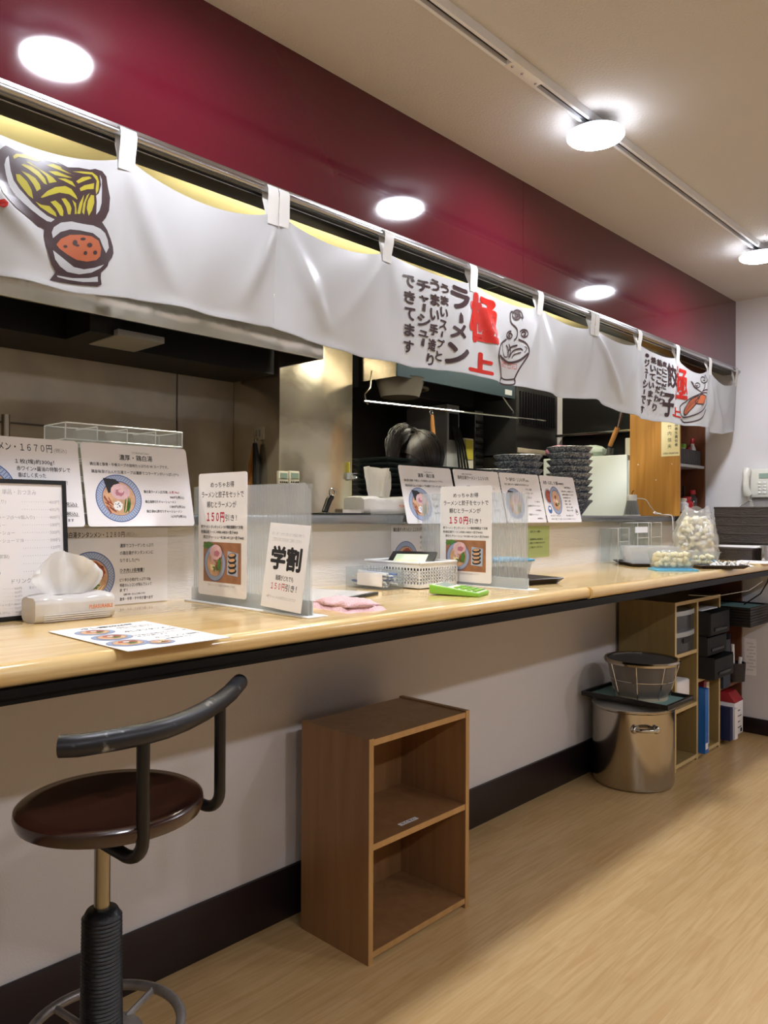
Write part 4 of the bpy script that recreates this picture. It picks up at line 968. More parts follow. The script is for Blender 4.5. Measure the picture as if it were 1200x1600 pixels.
# toothpick box
t = thing('pick_box', 'small clear box of wrapped toothpicks with a blank white label, left of the white basket', 'box', (1.70, 1.655, CT), 0)
b = MB(); w_, d_, h_ = .038, .088, .062
for a in ((-w_, -w_+.002, -d_, d_), (w_-.002, w_, -d_, d_), (-w_, w_, -d_, -d_+.002), (-w_, w_, d_-.002, d_)): b.box(*a, .002, h_, 'tub_clear')
b.box(-w_, w_, -d_, d_, 0, .002, 'tub_clear').build('case', t)
MB().box(-.040, -.0385, -.07, .035, .010, .048, 'white_paper').build('label_card', t)
rg = random.Random(2)
b = MB()
for i in range(34):
    x, z = rg.uniform(-.026, .026), rg.uniform(.007, .045); y = rg.uniform(-.012, .012); a = rg.uniform(-.2, .2)
    b.tube([(1.70+x, 1.655+y-.062, CT+z), (1.70+x+.02*a, 1.655+y+.062, CT+z+.004)], .0032, 'ink_blue' if i % 3 == 0 else 'ink_white', 6)
tag(b.build('toothpicks'), 'paper-wrapped toothpicks filling the small clear box', 'toothpicks', kind='stuff')
# calculator
t = thing('calculator', 'lime green desk calculator on the counter in front of the white basket', 'calculator', (1.725, 1.345, CT), .32)
L_, w_ = .074, .046
def wedge(y0, y1, x, za0, za1, zb0, zb1, mt, ins=0): return MB().add([(-x, y0, za0), (x, y0, za0), (x, y1, zb0), (-x, y1, zb0), (-x, y0, za1), (x, y0, za1), (x, y1, zb1), (-x, y1, zb1)], [(3, 2, 1, 0), (4, 5, 6, 7), (0, 1, 5, 4), (1, 2, 6, 5), (2, 3, 7, 6), (3, 0, 4, 7)], mt)
wedge(-L_, L_, w_, 0, .012, .004, .030, 'lime').build('body', t, bevel=.004, seg=3)
wedge(-L_+.004, L_-.004, w_-.004, .0105, .0128, .028, .0305, 'cream_plastic').build('face_plate', t, bevel=.001)
zf = lambda y: .0128+(y+L_-.004)/(2*L_-.008)*(.0305-.0128)
b = wedge(.022, .060, w_-.010, zf(.022)-.001, zf(.022)+.0012, zf(.06)-.001, zf(.06)+.0012, 'lcd').build('display', t)
b = MB()
for i in range(5):
    for j in range(4):
        x, y = -.032+.016*i, -.058+.018*j; b.box(x-.0062, x+.0062, y-.006, y+.006, zf(y)-.001, zf(y)+.0035, 'lime' if i < 4 else 'grey_plastic')
b.build('keypad', t, bevel=.001)
# brown tray with blue-lidded tub
def tray(b, w, d, h, mt, fl=.018):
    b.box(-w+fl, w-fl, -d+fl, d-fl, 0, .003, mt)
    for s in ((1, 0), (-1, 0), (0, 1), (0, -1)):
        if s[0]: vs = [(s[0]*(w-fl), -d+fl, 0), (s[0]*(w-fl), d-fl, 0), (s[0]*w, d, h), (s[0]*w, -d, h), (s[0]*(w-fl-.003), -d+fl, .003), (s[0]*(w-fl-.003), d-fl, .003), (s[0]*(w-.003), d-.003, h+.002), (s[0]*(w-.003), -d+.003, h+.002)]
        else: vs = [(-w+fl, s[1]*(d-fl), 0), (w-fl, s[1]*(d-fl), 0), (w, s[1]*d, h), (-w, s[1]*d, h), (-w+fl, s[1]*(d-fl-.003), .003), (w-fl, s[1]*(d-fl-.003), .003), (w-.003, s[1]*(d-.003), h+.002), (-w+.003, s[1]*(d-.003), h+.002)]
        b.add(vs, [(0, 1, 2, 3), (4, 5, 6, 7), (2, 3, 7, 6), (0, 1, 5, 4), (0, 3, 7, 4), (1, 2, 6, 5)], mt)
    return b
o = tray(MB(), .125, .135, .018, 'tray_brown').build('serving_tray', M=TR(2.165, 1.48, CT, -.2)); tag(o, 'dark brown square tray under the blue-lidded tub', 'tray')
def tub(t, w, d, h, mt, ins=.010, th=.0016, open_=True):
    b = MB(); R_ = []
    for (k, z) in ((ins, 0), (0, h), (-.004, h+.001), (-.004, h-.004), (.001, h-.003), (ins+th, th)):
        R_.append([(x+ (w-k if sx > 0 else -(w-k)), y+(d-k if sy > 0 else -(d-k)), z) for x, y, sx, sy in ((0, 0, 1, 1), (0, 0, -1, 1), (0, 0, -1, -1), (0, 0, 1, -1))])
    vs = [p for r_ in R_ for p in r_]; fs = [(i*4+j, i*4+(j+1) % 4, (i+1)*4+(j+1) % 4, (i+1)*4+j) for i in range(len(R_)-1) for j in range(4)]+[(3, 2, 1, 0), tuple(range(len(vs)-4, len(vs)))]
    return b.add(vs, fs, mt).build('tub_body', t, bevel=.004, seg=2)
def lid(b, w, d, z, mt): return b.box(-w, w, -d, d, z, z+.007, mt).box(-w+.012, w-.012, -d+.012, d-.012, z+.007, z+.010, mt)
t = thing('food_tub', 'clear food tub with a bright blue lid on the brown tray behind the farther divider', 'tub', (2.14, 1.49, CT+.004), -.2)
tub(t, .082, .062, .068, 'tub_clear'); lid(MB(), .088, .068, .068, 'blue_lid').build('lid', t, bevel=.003)
tag(MB().box(-.068, .068, -.048, .048, .003, .045, 'rice').build('food_filling', M=TR(2.14, 1.49, CT+.004, -.2)), 'brownish food filling the blue-lidded tub', 'food', kind='stuff')
# ------------------------------------------------------------------ stool
SXc, SYc = .5955, 1.165
t = thing('bar_stool', 'bar stool with a dark round wooden seat and curved black backrest, at the left', 'stool', (SXc, SYc, 0))
ST = .735
MB().lathe([(0, ST-.027), (.128, ST-.027), (.141, ST-.023), (.1445, ST-.012), (.143, ST-.004), (.137, ST), (.12, ST-.001), (0, ST-.002)], 'seat_wood', 56).build('seat', t)
MB().lathe([(0, ST-.045), (.07, ST-.045), (.075, ST-.0275), (0, ST-.0275)], 'stool_black', 24).build('seat_plate', t)
SUP = [(p.x-SXc, p.y-SYc) for p in (at(224, 1147, Z=.868), at(344, 1095.5, Z=.868))]
for (x, y) in SUP:
    D_ = at(207, 1346, Z=.69)-at(150, 1327, Z=.69); D_.normalize(); ux, uy = D_.x, D_.y
    pts = [(x-ux*.115, y-uy*.115, ST-.038), (x-ux*.035, y-uy*.035, ST-.052)]
    for i in range(7):
        a = -PI/2+PI/2*i/6; pts.append((x-ux*.03*(1-math.cos(a)), y-uy*.03*(1-math.cos(a)), ST-.022+.03*math.sin(a)))
    pts.append((x, y, .858)); MB().tube(pts, .0098, 'stool_black', 12).build('back_support', t)
bk = [at(*p, Z=.868) for p in ((93, 1166), (122, 1165), (155, 1160), (190, 1154), (225, 1147), (258, 1138), (290, 1126), (318, 1112), (342, 1097), (360, 1082), (374, 1066))]
bk = [(p.x-SXc, p.y-SYc, p.z) for p in bk]
MB().tube(bk, [.0158]*len(bk), 'stool_worn', 16).build('backrest', t)
OX, OY = -.0096, .0102
MB().tube([(OX, OY, .53), (OX, OY, ST-.044)], .0125, 'brass_pole', 20).build('pole', t)
b = MB(); prof = [(.0, .12)]; z = .12
k = 0
while z < .545:
    rr = .034 - .004*(z-.12)/.43; prof += [(rr-.0016, z), (rr+.0012, z+.003), (rr-.0016, z+.006)]; z += .0062
prof += [(.024, .556), (.0, .557)]
b.lathe(prof, 'rope_black', 28, (OX, OY, 0)).build('rope_wrap', t, angle=80)
b = MB().lathe([(0, 0), (.19, 0), (.195, .006), (.18, .016), (.06, .03), (.036, .05), (.034, .12), (0, .12)], 'ring_grey', 48, (OX, OY, 0)); b.build('base_plate', t)
RC = (.002, .022); RZ = .352; rr = .120
r_ = MB().tube([(RC[0]+rr*math.cos(2*PI*i/48), RC[1]+rr*math.sin(2*PI*i/48), RZ) for i in range(48)], .0085, 'ring_grey', 10, closed=True).build('foot_ring', t)
b = MB().lathe([(.03, RZ-.02), (.058, RZ-.018), (.060, RZ-.008), (.03, RZ)], 'ring_grey', 28, (RC[0], RC[1], 0)).build('ring_hub', t)
for a in (.35, 1.85, 3.4, 4.9):
    MB().tube([(RC[0]+.05*math.cos(a), RC[1]+.05*math.sin(a), RZ-.01), (RC[0]+rr*math.cos(a), RC[1]+rr*math.sin(a), RZ)], .006, 'ring_grey', 8).build('spoke', r_)

# ------------------------------------------------------------------ two-tier cube shelf
CX0, CX1, CY0, CY1, CH_ = 1.445, 1.877, 1.422, 1.695, .596
t = thing('cube_shelf', 'brown two-tier open wooden cube shelf standing on the floor below the counter', 'shelf', ((CX0+CX1)/2, (CY0+CY1)/2, 0))
th = .0165
for x in (CX0, CX1-th):
    MB().box(x, x+th, CY0+.002, CY1, 0, CH_, 'cube_wood').box(x, x+th, CY0, CY0+.002, 0, CH_, 'cube_edge').build('side_panel', t, world=True)
for nm, z in (('bottom_panel', .014), ('shelf_board', .298), ('top_panel', CH_-th-.004)):
    MB().box(CX0+th, CX1-th, CY0+.004, CY1-.004, z, z+th, 'cube_wood').box(CX0+th, CX1-th, CY0+.002, CY0+.004, z, z+th, 'cube_edge').build(nm, t, world=True)
MB().box(CX0+th, CX1-th, CY1-.010, CY1-.004, .014, CH_-th, 'cube_wood').build('back_panel', t, world=True)
M = frame((1.605, CY0+.03, .298+th+.0006), (1, .0, 0), (0, 1, 0))
b = MB(); plate(b, .075, .016, .001, 'white_paper', .0004); b.text('たくせん', .037, .004, .009, 'ink', 'c', .055, .03, Z0)
b2 = MB(); b2.add([tuple(M @ Vector(v)) for v in b.v], b.f, 'white_paper'); b2.m = b.m; b2.build('name_sticker', t, world=True, flat=True)

# ------------------------------------------------------------------ stock pot, tray, strainer
PX, PY, PR = 3.285, 1.572, .176
t = thing('stock_pot', 'large stainless stock pot with a lid standing on the floor', 'pot', (PX, PY, 0))
MB().lathe([(0, 0), (PR-.012, 0), (PR-.003, .006), (PR, .02), (PR, .335), (PR+.005, .34), (PR+.005, .345), (PR-.002, .345), (PR-.002, .03), (0, .012)], 'stainless', 64).build('body', t)
MB().lathe([(0, .378), (.06, .376), (PR-.03, .362), (PR-.004, .352), (PR+.004, .349), (PR+.004, .346), (0, .346)], 'lid_steel', 64).build('lid', t)
for sgn in (1, -1):
    a = math.atan2(-.667, -.745) + (0 if sgn > 0 else PI)
    ux, uy = math.cos(a), math.sin(a); tx, ty = -uy, ux
    h_ = MB()
    pts = []
    for i in range(13):
        s_ = -1+2*i/12; pts.append((ux*(PR+.002+.032*(1-s_**4)) + tx*.045*s_, uy*(PR+.002+.032*(1-s_**4)) + ty*.045*s_, .275+.004*(1-s_*s_)))
    h_.tube(pts, .0085, 'chrome', 10)
    for s_ in (-1, 1): h_.sphere((ux*(PR+.002)+tx*.047*s_, uy*(PR+.002)+ty*.047*s_, .275), .015, .015, .018, 'chrome', 10, 7)
    h_.build('handle', t)
TRM = TR(3.265, 1.545, .3785, .0)
def fl_tray(w, d, h, nm, lb, M, mt='tray_black', mat_=None, group=None):
    t = thing(nm, lb, 'tray', M=M, group=group)
    b = MB().box(-w, w, -d, d, 0, .004, mt)
    for a in ((-w, -w+.012, -d, d), (w-.012, w, -d, d), (-w+.012, w-.012, -d, -d+.012), (-w+.012, w-.012, d-.012, d)): b.box(*a, .004, h, mt)
    b.build('tray_body', t, bevel=.002)
    if mat_: MB().box(-w+.013, w-.013, -d+.013, d-.013, .004, .0055, mat_).build('mat_liner', t)
    return t
fl_tray(.135, .2, .02, 'serving_tray', 'black serving tray with a teal liner resting on the stock pot lid', TRM, mat_='teal_mat')
KX, KY, KZ = 3.271, 1.526, .3842
t = thing('strainer', 'dark wire-mesh strainer basket standing on the tray above the stock pot', 'strainer', M=TR(KX, KY, KZ) @ Matrix.Rotation(.0, 4, 'X'))
rb, rt, hh = .106, .156, .166
clear('mesh_wire', '#cfcac2', 1, .20, .3, .2)
b = MB()
for s_ in (1,): b.lathe([(rb, .006), (rb+.02, .05), (rt-.012, .14), (rt-.004, hh)], 'mesh_wire', 56)
b.build('mesh_wall', t, flat=True)
MB().lathe([(0, .010), (rb, .006)], 'mesh_wire', 40).build('mesh_base', t, flat=True)
MB().lathe([(rt-.008, hh-.006), (rt+.004, hh-.010), (rt+.008, hh), (rt+.002, hh+.008), (rt-.008, hh+.006), (rt-.008, hh-.006)], 'stainless', 56).build('rim', t)
MB().lathe([(rb-.003, 0), (rb+.004, 0), (rb+.004, .02), (rb-.003, .02), (rb-.003, 0)], 'dull_stainless', 48).build('foot_ring', t)
def wall_r(z): return rb+.003+(rt-rb-.004)*min(1, z/hh)
MB().tube([((wall_r(.085)+.003)*math.cos(2*PI*i/48), (wall_r(.085)+.003)*math.sin(2*PI*i/48), .085) for i in range(48)], .0022, 'chrome', 6, closed=True).build('hoop', t)
for k in range(8):
    a = 2*PI*k/8+.3; MB().tube([((wall_r(z)+.004)*math.cos(a), (wall_r(z)+.004)*math.sin(a), z) for z in (.01, .06, .11, hh-.006)], .0022, 'chrome', 6).build('wire_rib', t)

# ------------------------------------------------------------------ under-counter shelving at the far end
UX0, UXM, UX1, UY0, UY1, UZ = 3.512, 3.778, 4.075, 1.477, 1.756, .785
t = thing('storage_shelf', 'tall beige six-compartment storage shelf under the counter behind the stock pot', 'shelf', ((UX0+UX1)/2, (UY0+UY1)/2, 0))
def board(nm, x0, x1, z0, z1): MB().box(x0, x1, UY0+.002, UY1, z0, z1, 'beige_board').box(x0, x1, UY0, UY0+.002, z0, z1, 'beige_edge').build(nm, t, world=True)
for x in (UX0, UXM-.009, UX1-.017): board('side_panel', x, x+.017, 0, UZ-.017)
board('top_panel', UX0, UX1, UZ-.017, UZ)
for z in (.012, .268, .524): board('shelf_board', UX0+.017, UXM-.009, z, z+.017)
for z in (.012, .375): board('shelf_board', UXM+.008, UX1-.017, z, z+.017)
MB().box(UX0+.017, UX1-.017, UY1-.006, UY1, .03, UZ-.017, 'beige_board').build('back_panel', t, world=True)
for z0, z1, lb in ((.541, .638, 'lower clear plastic drawer with a black tape label in the beige shelf'), (.641, .738, 'upper clear plastic drawer in the beige shelf')):
    d = thing('drawer_box', lb, 'drawer', ((UX0+UXM)/2+.004, 1.6, z0))
    MB().box(UX0+.022, UXM-.014, UY0+.03, UY1-.02, z0+.001, z1-.022, 'file_slate').build('contents', d, world=True)
    b = MB(); n = 8; vs = []
    x0, x1 = UX0+.020, UXM-.012
    for i in range(n+1):
        u = i/n; x = x0+(x1-x0)*u; y = UY0+.016-.014*math.sin(PI*u); vs += [(x, y, z0), (x, y, z1-.022)]
    b.add(vs, [(2*i, 2*i+1, 2*i+3, 2*i+2) for i in range(n)], 'smoke_clear').build('front_panel', d, world=True, flat=True)
    vs = []
    for i in range(n+1):
        u = i/n; x = x0+(x1-x0)*u; y = UY0+.012-.014*math.sin(PI*u); vs += [(x, y, z1-.022), (x, y, z1), (x, UY1-.02, z1), (x, UY1-.02, z1-.022)]
    fs = [(4*i+k, 4*i+(k+1) % 4, 4*i+4+(k+1) % 4, 4*i+4+k) for i in range(n) for k in range(4)]+[(0, 1, 2, 3), tuple(4*n+k for k in (3, 2, 1, 0))]
    MB().add(vs, fs, 'grey_plastic').build('rail_lip', d, world=True)
    if z0 < .6: MB().box(x0+.07, x0+.155, UY0-.003, UY0, z0+.045, z0+.068, 'ink').build('tape_label', d, world=True)
tag(MB().box(3.60, 3.745, 1.50, 1.70, .286, .40, 'white_paper').build('napkin_bundle', bevel=.012, seg=3), 'white wrapped napkin bundle in the beige shelf behind the strainer', 'napkins')
for z0, z1, y0, lb in ((.393, .50, 1.405, 'lowest black letter tray protruding from the beige shelf'), (.503, .60, 1.44, 'middle black letter tray protruding from the beige shelf'), (.603, .72, 1.425, 'topmost black letter tray protruding from the beige shelf')):
    d = thing('letter_tray', lb, 'tray', (3.92, (y0+1.74)/2, z0))
    x0, x1 = UXM+.012, UX1-.022
    MB().box(x0, x1, y0, 1.745, z0, z0+.005, 'matte_black').box(x0, x0+.004, y0, 1.745, z0+.005, z1, 'matte_black').box(x1-.004, x1, y0, 1.745, z0+.005, z1, 'matte_black').box(x0, x1, 1.741, 1.745, z0+.005, z1, 'matte_black').build('shell', d, world=True, bevel=.0015)
    MB().box(x0+.006, x1-.006, y0-.004, y0+.004, z0+.004, z1-.008, 'matte_black').build('front_panel', d, world=True, bevel=.003)
    MB().box(x0+.05, x1-.05, y0-.010, y0-.003, z0+.02, z0+.035, 'black_plastic').build('pull', d, world=True, bevel=.003)
tag(MB().box(UXM+.03, UX1-.06, 1.47, 1.73, .7205, .7255, 'white_paper').build('paper_stack'), 'few white papers on the topmost black letter tray', 'paper')
# binders
BZ = .030
for x0, x1, y0, y1, z1, mt, lb in ((3.792, 3.835, 1.445, 1.71, .345, 'blue_binder', 'bright blue binder sticking out of the beige shelf'), (3.839, 3.856, 1.49, 1.71, .335, 'navy', 'thin navy file next to the bright blue binder'), (3.864, 3.886, 1.485, 1.71, .305, 'white_paper', 'white printed booklet between the navy file and the red binder'), (3.892, 3.924, 1.49, 1.71, .360, 'binder_red', 'dark red binder in the beige shelf'), (3.93, 3.988, 1.50, 1.72, .345, 'cream_plastic', 'thick pale binder right of the dark red one')):
    d = thing('binder', lb, 'binder', ((x0+x1)/2, (y0+y1)/2, BZ))
    MB().box(x0, x0+.002, y0, y1, BZ, z1, mt).box(x1-.002, x1, y0, y1, BZ, z1, mt).box(x0+.002, x1-.002, y0, y0+.002, BZ, z1, mt).build('cover', d, world=True)
    MB().box(x0+.003, x1-.003, y0+.006, y1-.01, BZ+.004, z1-.01, 'white_paper').build('pages', d, world=True)
    if mt == 'blue_binder': MB().box(x0+.006, x1-.008, y0-.0006, y0, BZ+.02, BZ+.05, 'white_paper').build('spine_label', d, world=True)
    if mt == 'white_paper':
        b = MB()
        for i in range(9): b.box(x0+.004, x1-.004, y0-.0006, y0, BZ+.03+.025*i, BZ+.042+.025*i, 'ink_grey')
        b.build('spine_print', d, world=True)
# brown shelf with file box, carton, cup, tray stack
VX0, VX1, VY0, VY1 = 4.092, 4.44, 1.492, 1.756
t = thing('brown_shelf', 'dark brown wooden shelf in the corner under the counter end', 'shelf', ((VX0+VX1)/2, 1.62, 0))
for x0, x1, z1 in ((VX0, VX0+.014, .62), (VX1-.016, VX1, .895)): MB().box(x0, x1, VY0, VY1, 0, z1, 'brown_board').build('side_panel', t, world=True)
for z in (.012, .278, .606): MB().box(VX0+.014, VX1-.016, VY0, VY1, z, z+.014, 'brown_board').build('shelf_board', t, world=True)
MB().box(VX0+.014, VX1-.016, VY1-.006, VY1, .026, .89, 'brown_board').build('back_panel', t, world=True)
d = thing('file_box', 'slate blue upright file box on the brown shelf', 'file box', (4.16, 1.60, .292))
MB().box(4.11, 4.115, 1.474, 1.734, .2925, .565, 'file_slate').box(4.205, 4.21, 1.474, 1.734, .2925, .565, 'file_slate').box(4.115, 4.205, 1.474, 1.479, .2925, .54, 'file_slate').box(4.115, 4.205, 1.729, 1.734, .2925, .565, 'file_slate').box(4.115, 4.205, 1.479, 1.729, .2925, .297, 'file_slate').build('box_shell', d, world=True)
MB().box(4.12, 4.20, 1.49, 1.72, .298, .545, 'matte_black').build('folders', d, world=True)
d = thing('carton', 'red and white cardboard carton on the bottom of the brown shelf', 'carton', (4.3, 1.56, .026))
MB().box(4.22, 4.345, 1.455, 1.70, .0265, .20, 'white_paper').build('carton_body', d, world=True, bevel=.002)
MB().add([(4.217, 1.452, .20), (4.348, 1.452, .20), (4.348, 1.703, .20), (4.217, 1.703, .20), (4.225, 1.49, .250), (4.34, 1.49, .250), (4.34, 1.66, .250), (4.225, 1.66, .250)], [(3, 2, 1, 0), (4, 5, 6, 7), (0, 1, 5, 4), (1, 2, 6, 5), (2, 3, 7, 6), (3, 0, 4, 7)], 'carton_red').build('carton_top', d, world=True, bevel=.003)
b = MB()
for i in range(4): b.box(4.24, 4.32-.02*(i % 2), 1.4544, 1.455, .06+.03*i, .066+.03*i, 'ink_grey')
b.box(4.305, 4.33, 1.4544, 1.455, .035, .055, 'ink'); b.build('print', d, world=True)
d = thing('leaflet_pack', 'pale violet and navy booklet standing left of the red and white carton', 'booklet', (4.15, 1.57, .026))
MB().box(4.112, 4.150, 1.44, 1.70, .0265, .195, 'navy').build('back_booklet', d, world=True)
MB().box(4.152, 4.195, 1.43, 1.70, .0265, .185, 'white_paper').build('front_booklet', d, world=True)
d = thing('pen_cup', 'black woven pen cup with white handles on the brown shelf', 'cup', (4.366, 1.506, .2925))
MB().lathe([(0, 0), (.05, 0), (.056, .10), (.052, .10), (.047, .005), (0, .005)], 'wicker', 24).build('cup', d)
for k, (dx, dy, h) in enumerate(((-.02, 0, .2), (.015, .01, .15), (0, -.02, .13))): MB().tube([(dx, dy, .01), (dx*1.6, dy*1.5, h)], .009, 'white_plastic' if k != 1 else 'matte_black', 8).build('pen', d)
GT = 'stacked serving trays beside the end wall'
for k in range(7):
    z = .621+k*.0142
    fl_tray(.155, .2, .0140, 'serving_tray', ('topmost tray of the stack by the end wall, with a teal liner' if k == 6 else f'{ORD[6-k]} dark tray from the top of the stack by the end wall'), TR(4.268, 1.542, z), 'tray_black', 'teal_mat' if k == 6 else None, GT)
p = at(1165, 1004, X=XE-.002)
card('notice', 'faint printed sheet stuck on the end wall beside the brown shelf', 'notice', frame((XE-.0015, 1.485, .315), (0, -1, 0), (0, 0, 1)), .062, .20, lambda b: [b.text('営業許可証 保健所', .012+.012*(i % 2), .17-.018*i, .007, 'ink_grey', 'l', .035) for i in range(9)], 'white_paper', .0006, .001)
tag(MB().tube([(4.05, 1.30, .903), (4.0, 1.25, .87), (3.9, 1.28, .83), (3.8, 1.40, .80), (3.72, 1.5, .805)], .0013, 'cord_white', 6).build('loose_cord'), 'thin pale cord sagging under the counter edge above the letter trays', 'cord')
tag(MB().tube([(4.06, 1.235, .902), (4.07, 1.25, .86), (4.10, 1.29, .80), (4.13, 1.38, .735)], .0035, 'black_plastic', 6).build('hanging_cable'), 'black cable hanging from the counter edge above the tray stack', 'cable')
t = thing('cutlery_holder', 'flat dark holder clipped beneath the counter above the beige shelf', 'holder', (3.75, 1.55, .80))
MB().box(3.60, 3.95, 1.40, 1.70, .862, .898, 'smoke_clear').build('holder_shell', t, world=True, bevel=.004)
MB().box(3.62, 3.93, 1.42, 1.68, .866, .89, 'black_plastic').build('contents', t, world=True)
# ------------------------------------------------------------------ garlic corner of the counter
RG = -.82
def clove(seed):
    rg = random.Random(seed); b = MB(); prof = []
    for i in range(9):
        u = i/8; prof.append((.0105*math.sin(PI*u**.85)**.8*(1.1-.25*u)+.0004*(0 < i < 8), .026*u))
    b.lathe([(0, 0)]+prof[1:-1]+[(0, .026)], 'garlic', 10); b.v = [(x+.002*math.sin(z*120), y, z-.013) for x, y, z in b.v]; return b
cl0 = clove(1).build('garlic_clove', M=Matrix.Translation((0, 0, -.5)))
first = [True]
def cloves(n, cx, cy, z0, w, d, h, rz, lb, grp, seed):
    rg = random.Random(seed); pts = []; R = Matrix.Rotation(rz, 4, 'Z')
    lay = max(1, int(h/.0185)); nx, ny = int(2*w/.0255), int(2*d/.0255)
    for l in range(lay):
        for i in range(nx):
            for j in range(ny):
                if 0 < i < nx-1 and 0 < j < ny-1 and l < lay-1: continue
                pts.append((-w+(i+.5)*2*w/nx+rg.uniform(-.005, .005), -d+(j+.5)*2*d/ny+rg.uniform(-.005, .005), z0+.012+l*.0185+rg.uniform(-.002, .005)+(.006 if l == lay-1 else 0)*rg.random()))
    for x, y, z in pts[:n]:
        p = R @ Vector((x, y, 0)); M = Matrix.Translation((cx+p.x, cy+p.y, z)) @ Matrix.Rotation(rg.uniform(0, 6.28), 4, 'Z') @ Matrix.Rotation(PI/2+rg.uniform(-.9, .9), 4, 'Y') @ Matrix.Scale(rg.uniform(.95, 1.25), 4)
        o = cl0 if first[0] else cl0.copy()
        if first[0]: first[0] = False
        else: COL.objects.link(o)
        o.matrix_world = M; tag(o, lb, 'garlic', grp)
o = tray(MB(), .125, .15, .014, 'tray_brown').build('serving_tray', M=TR(3.38, 1.54, CT, RG)); tag(o, 'dark tray under the large empty tub on the far counter', 'tray')
o = tray(MB(), .105, .155, .014, 'tray_brown').build('serving_tray', M=TR(3.47, 1.304, CT, RG)); tag(o, 'dark brown tray holding white garlic peelings on the far counter', 'tray')
t = thing('food_tub', 'large empty frosted tub behind the garlic on the far counter', 'tub', (3.36, 1.535, CT+.0045), RG); tub(t, .108, .07, .082, 'frosted')
lid_ = tag(lid(MB(), .085, .058, 0, 'blue_lid').build('tub_lid', M=TR(3.125, 1.325, CT, RG), bevel=.002), 'blue plastic lid lying under the nearer garlic tub', 'lid')
t = thing('food_tub', 'clear tub full of peeled garlic standing on the blue lid', 'tub', (3.135, 1.335, CT+.0105), RG); tub(t, .082, .056, .068, 'tub_clear')
cloves(70, 3.135, 1.335, CT+.013, .068, .042, .056, RG, 'peeled garlic clove in the clear tub on the blue lid', 'peeled garlic in the nearer tub', 11)
t = thing('food_tub', 'clear tub of peeled garlic farther right, on the brown tray', 'tub', (3.462, 1.334, CT+.005), RG); tub(t, .060, .050, .062, 'tub_clear')
cloves(46, 3.462, 1.334, CT+.0075, .049, .037, .048, RG, 'peeled garlic clove in the farther clear tub on the brown tray', 'peeled garlic in the farther tub', 12)
tag(lid(MB(), .06, .05, 0, 'blue_lid').build('tub_lid', M=TR(3.575, 1.39, CT+.0165, RG), bevel=.002), 'blue plastic lid behind the garlic peelings', 'lid')
rg = random.Random(5); b = MB(); Rm = TR(3.44, 1.224, CT+.004, RG)
for i in range(60):
    x, y = rg.uniform(-.055, .10), rg.uniform(-.05, .03); a = rg.uniform(0, 6.28); h = rg.uniform(.006, .03)
    b.tube([(x-.014*math.cos(a), y-.014*math.sin(a), .003), (x, y, h*.7), (x+.012*math.cos(a+.4), y+.012*math.sin(a+.4), h)], [.0045, .0035, .001], 'peel_white', 5, M=Rm)
tag(b.build('garlic_peelings'), 'heap of white garlic peelings on the brown tray', 'peelings', kind='stuff')
# clear plastic bag with garlic
t = thing('plastic_bag', 'clear plastic bag filled with pale garlic standing at the far end of the counter', 'bag', (3.78, 1.49, CT))
vs = []; fs = []; n, m_ = 36, 20; rg = random.Random(9)
for j in range(m_+1):
    v = j/m_; z = .262*v; r0 = (.112+.012*math.sin(PI*min(1, v*1.5))) if v < .62 else .115-.045*((v-.62)/.38)**1.1
    for i in range(n):
        a = 2*PI*i/n; k = 1+.05*math.sin(5*a+7*v)+.04*math.sin(9*a-11*v)+.025*math.sin(14*a+17*v)+.02*rg.uniform(-1, 1)*(v > .05)
        vs.append((r0*k*math.cos(a)+.02*max(0, v-.6), r0*k*.8*math.sin(a), z+(.012*math.sin(3*a) if j == m_ else 0)))
fs = [(j*n+i, j*n+(i+1) % n, (j+1)*n+(i+1) % n, (j+1)*n+i) for j in range(m_) for i in range(n)]+[tuple(range(n))[::-1]]
MB().add(vs, fs, 'bag_film').build('bag_skin', t, flat=True, angle=80)
rg = random.Random(21); b = MB()
for i in range(330):
    z = rg.uniform(.015, .215); a = rg.uniform(0, 6.28); rr = .098*math.sqrt(rg.uniform(.4, 1))*(1-.25*max(0, (z-.14)/.05))
    b.sphere((3.78+rr*math.cos(a), 1.49+rr*.78*math.sin(a), CT+z), rg.uniform(.012, .02), rg.uniform(.008, .015), rg.uniform(.007, .015), 'garlic' if i % 3 else 'peel_white', 7, 5, wob=.2, seed=i)
tag(b.build('garlic_heap'), 'pale garlic bulbs and peelings packed inside the clear plastic bag', 'garlic', kind='stuff')
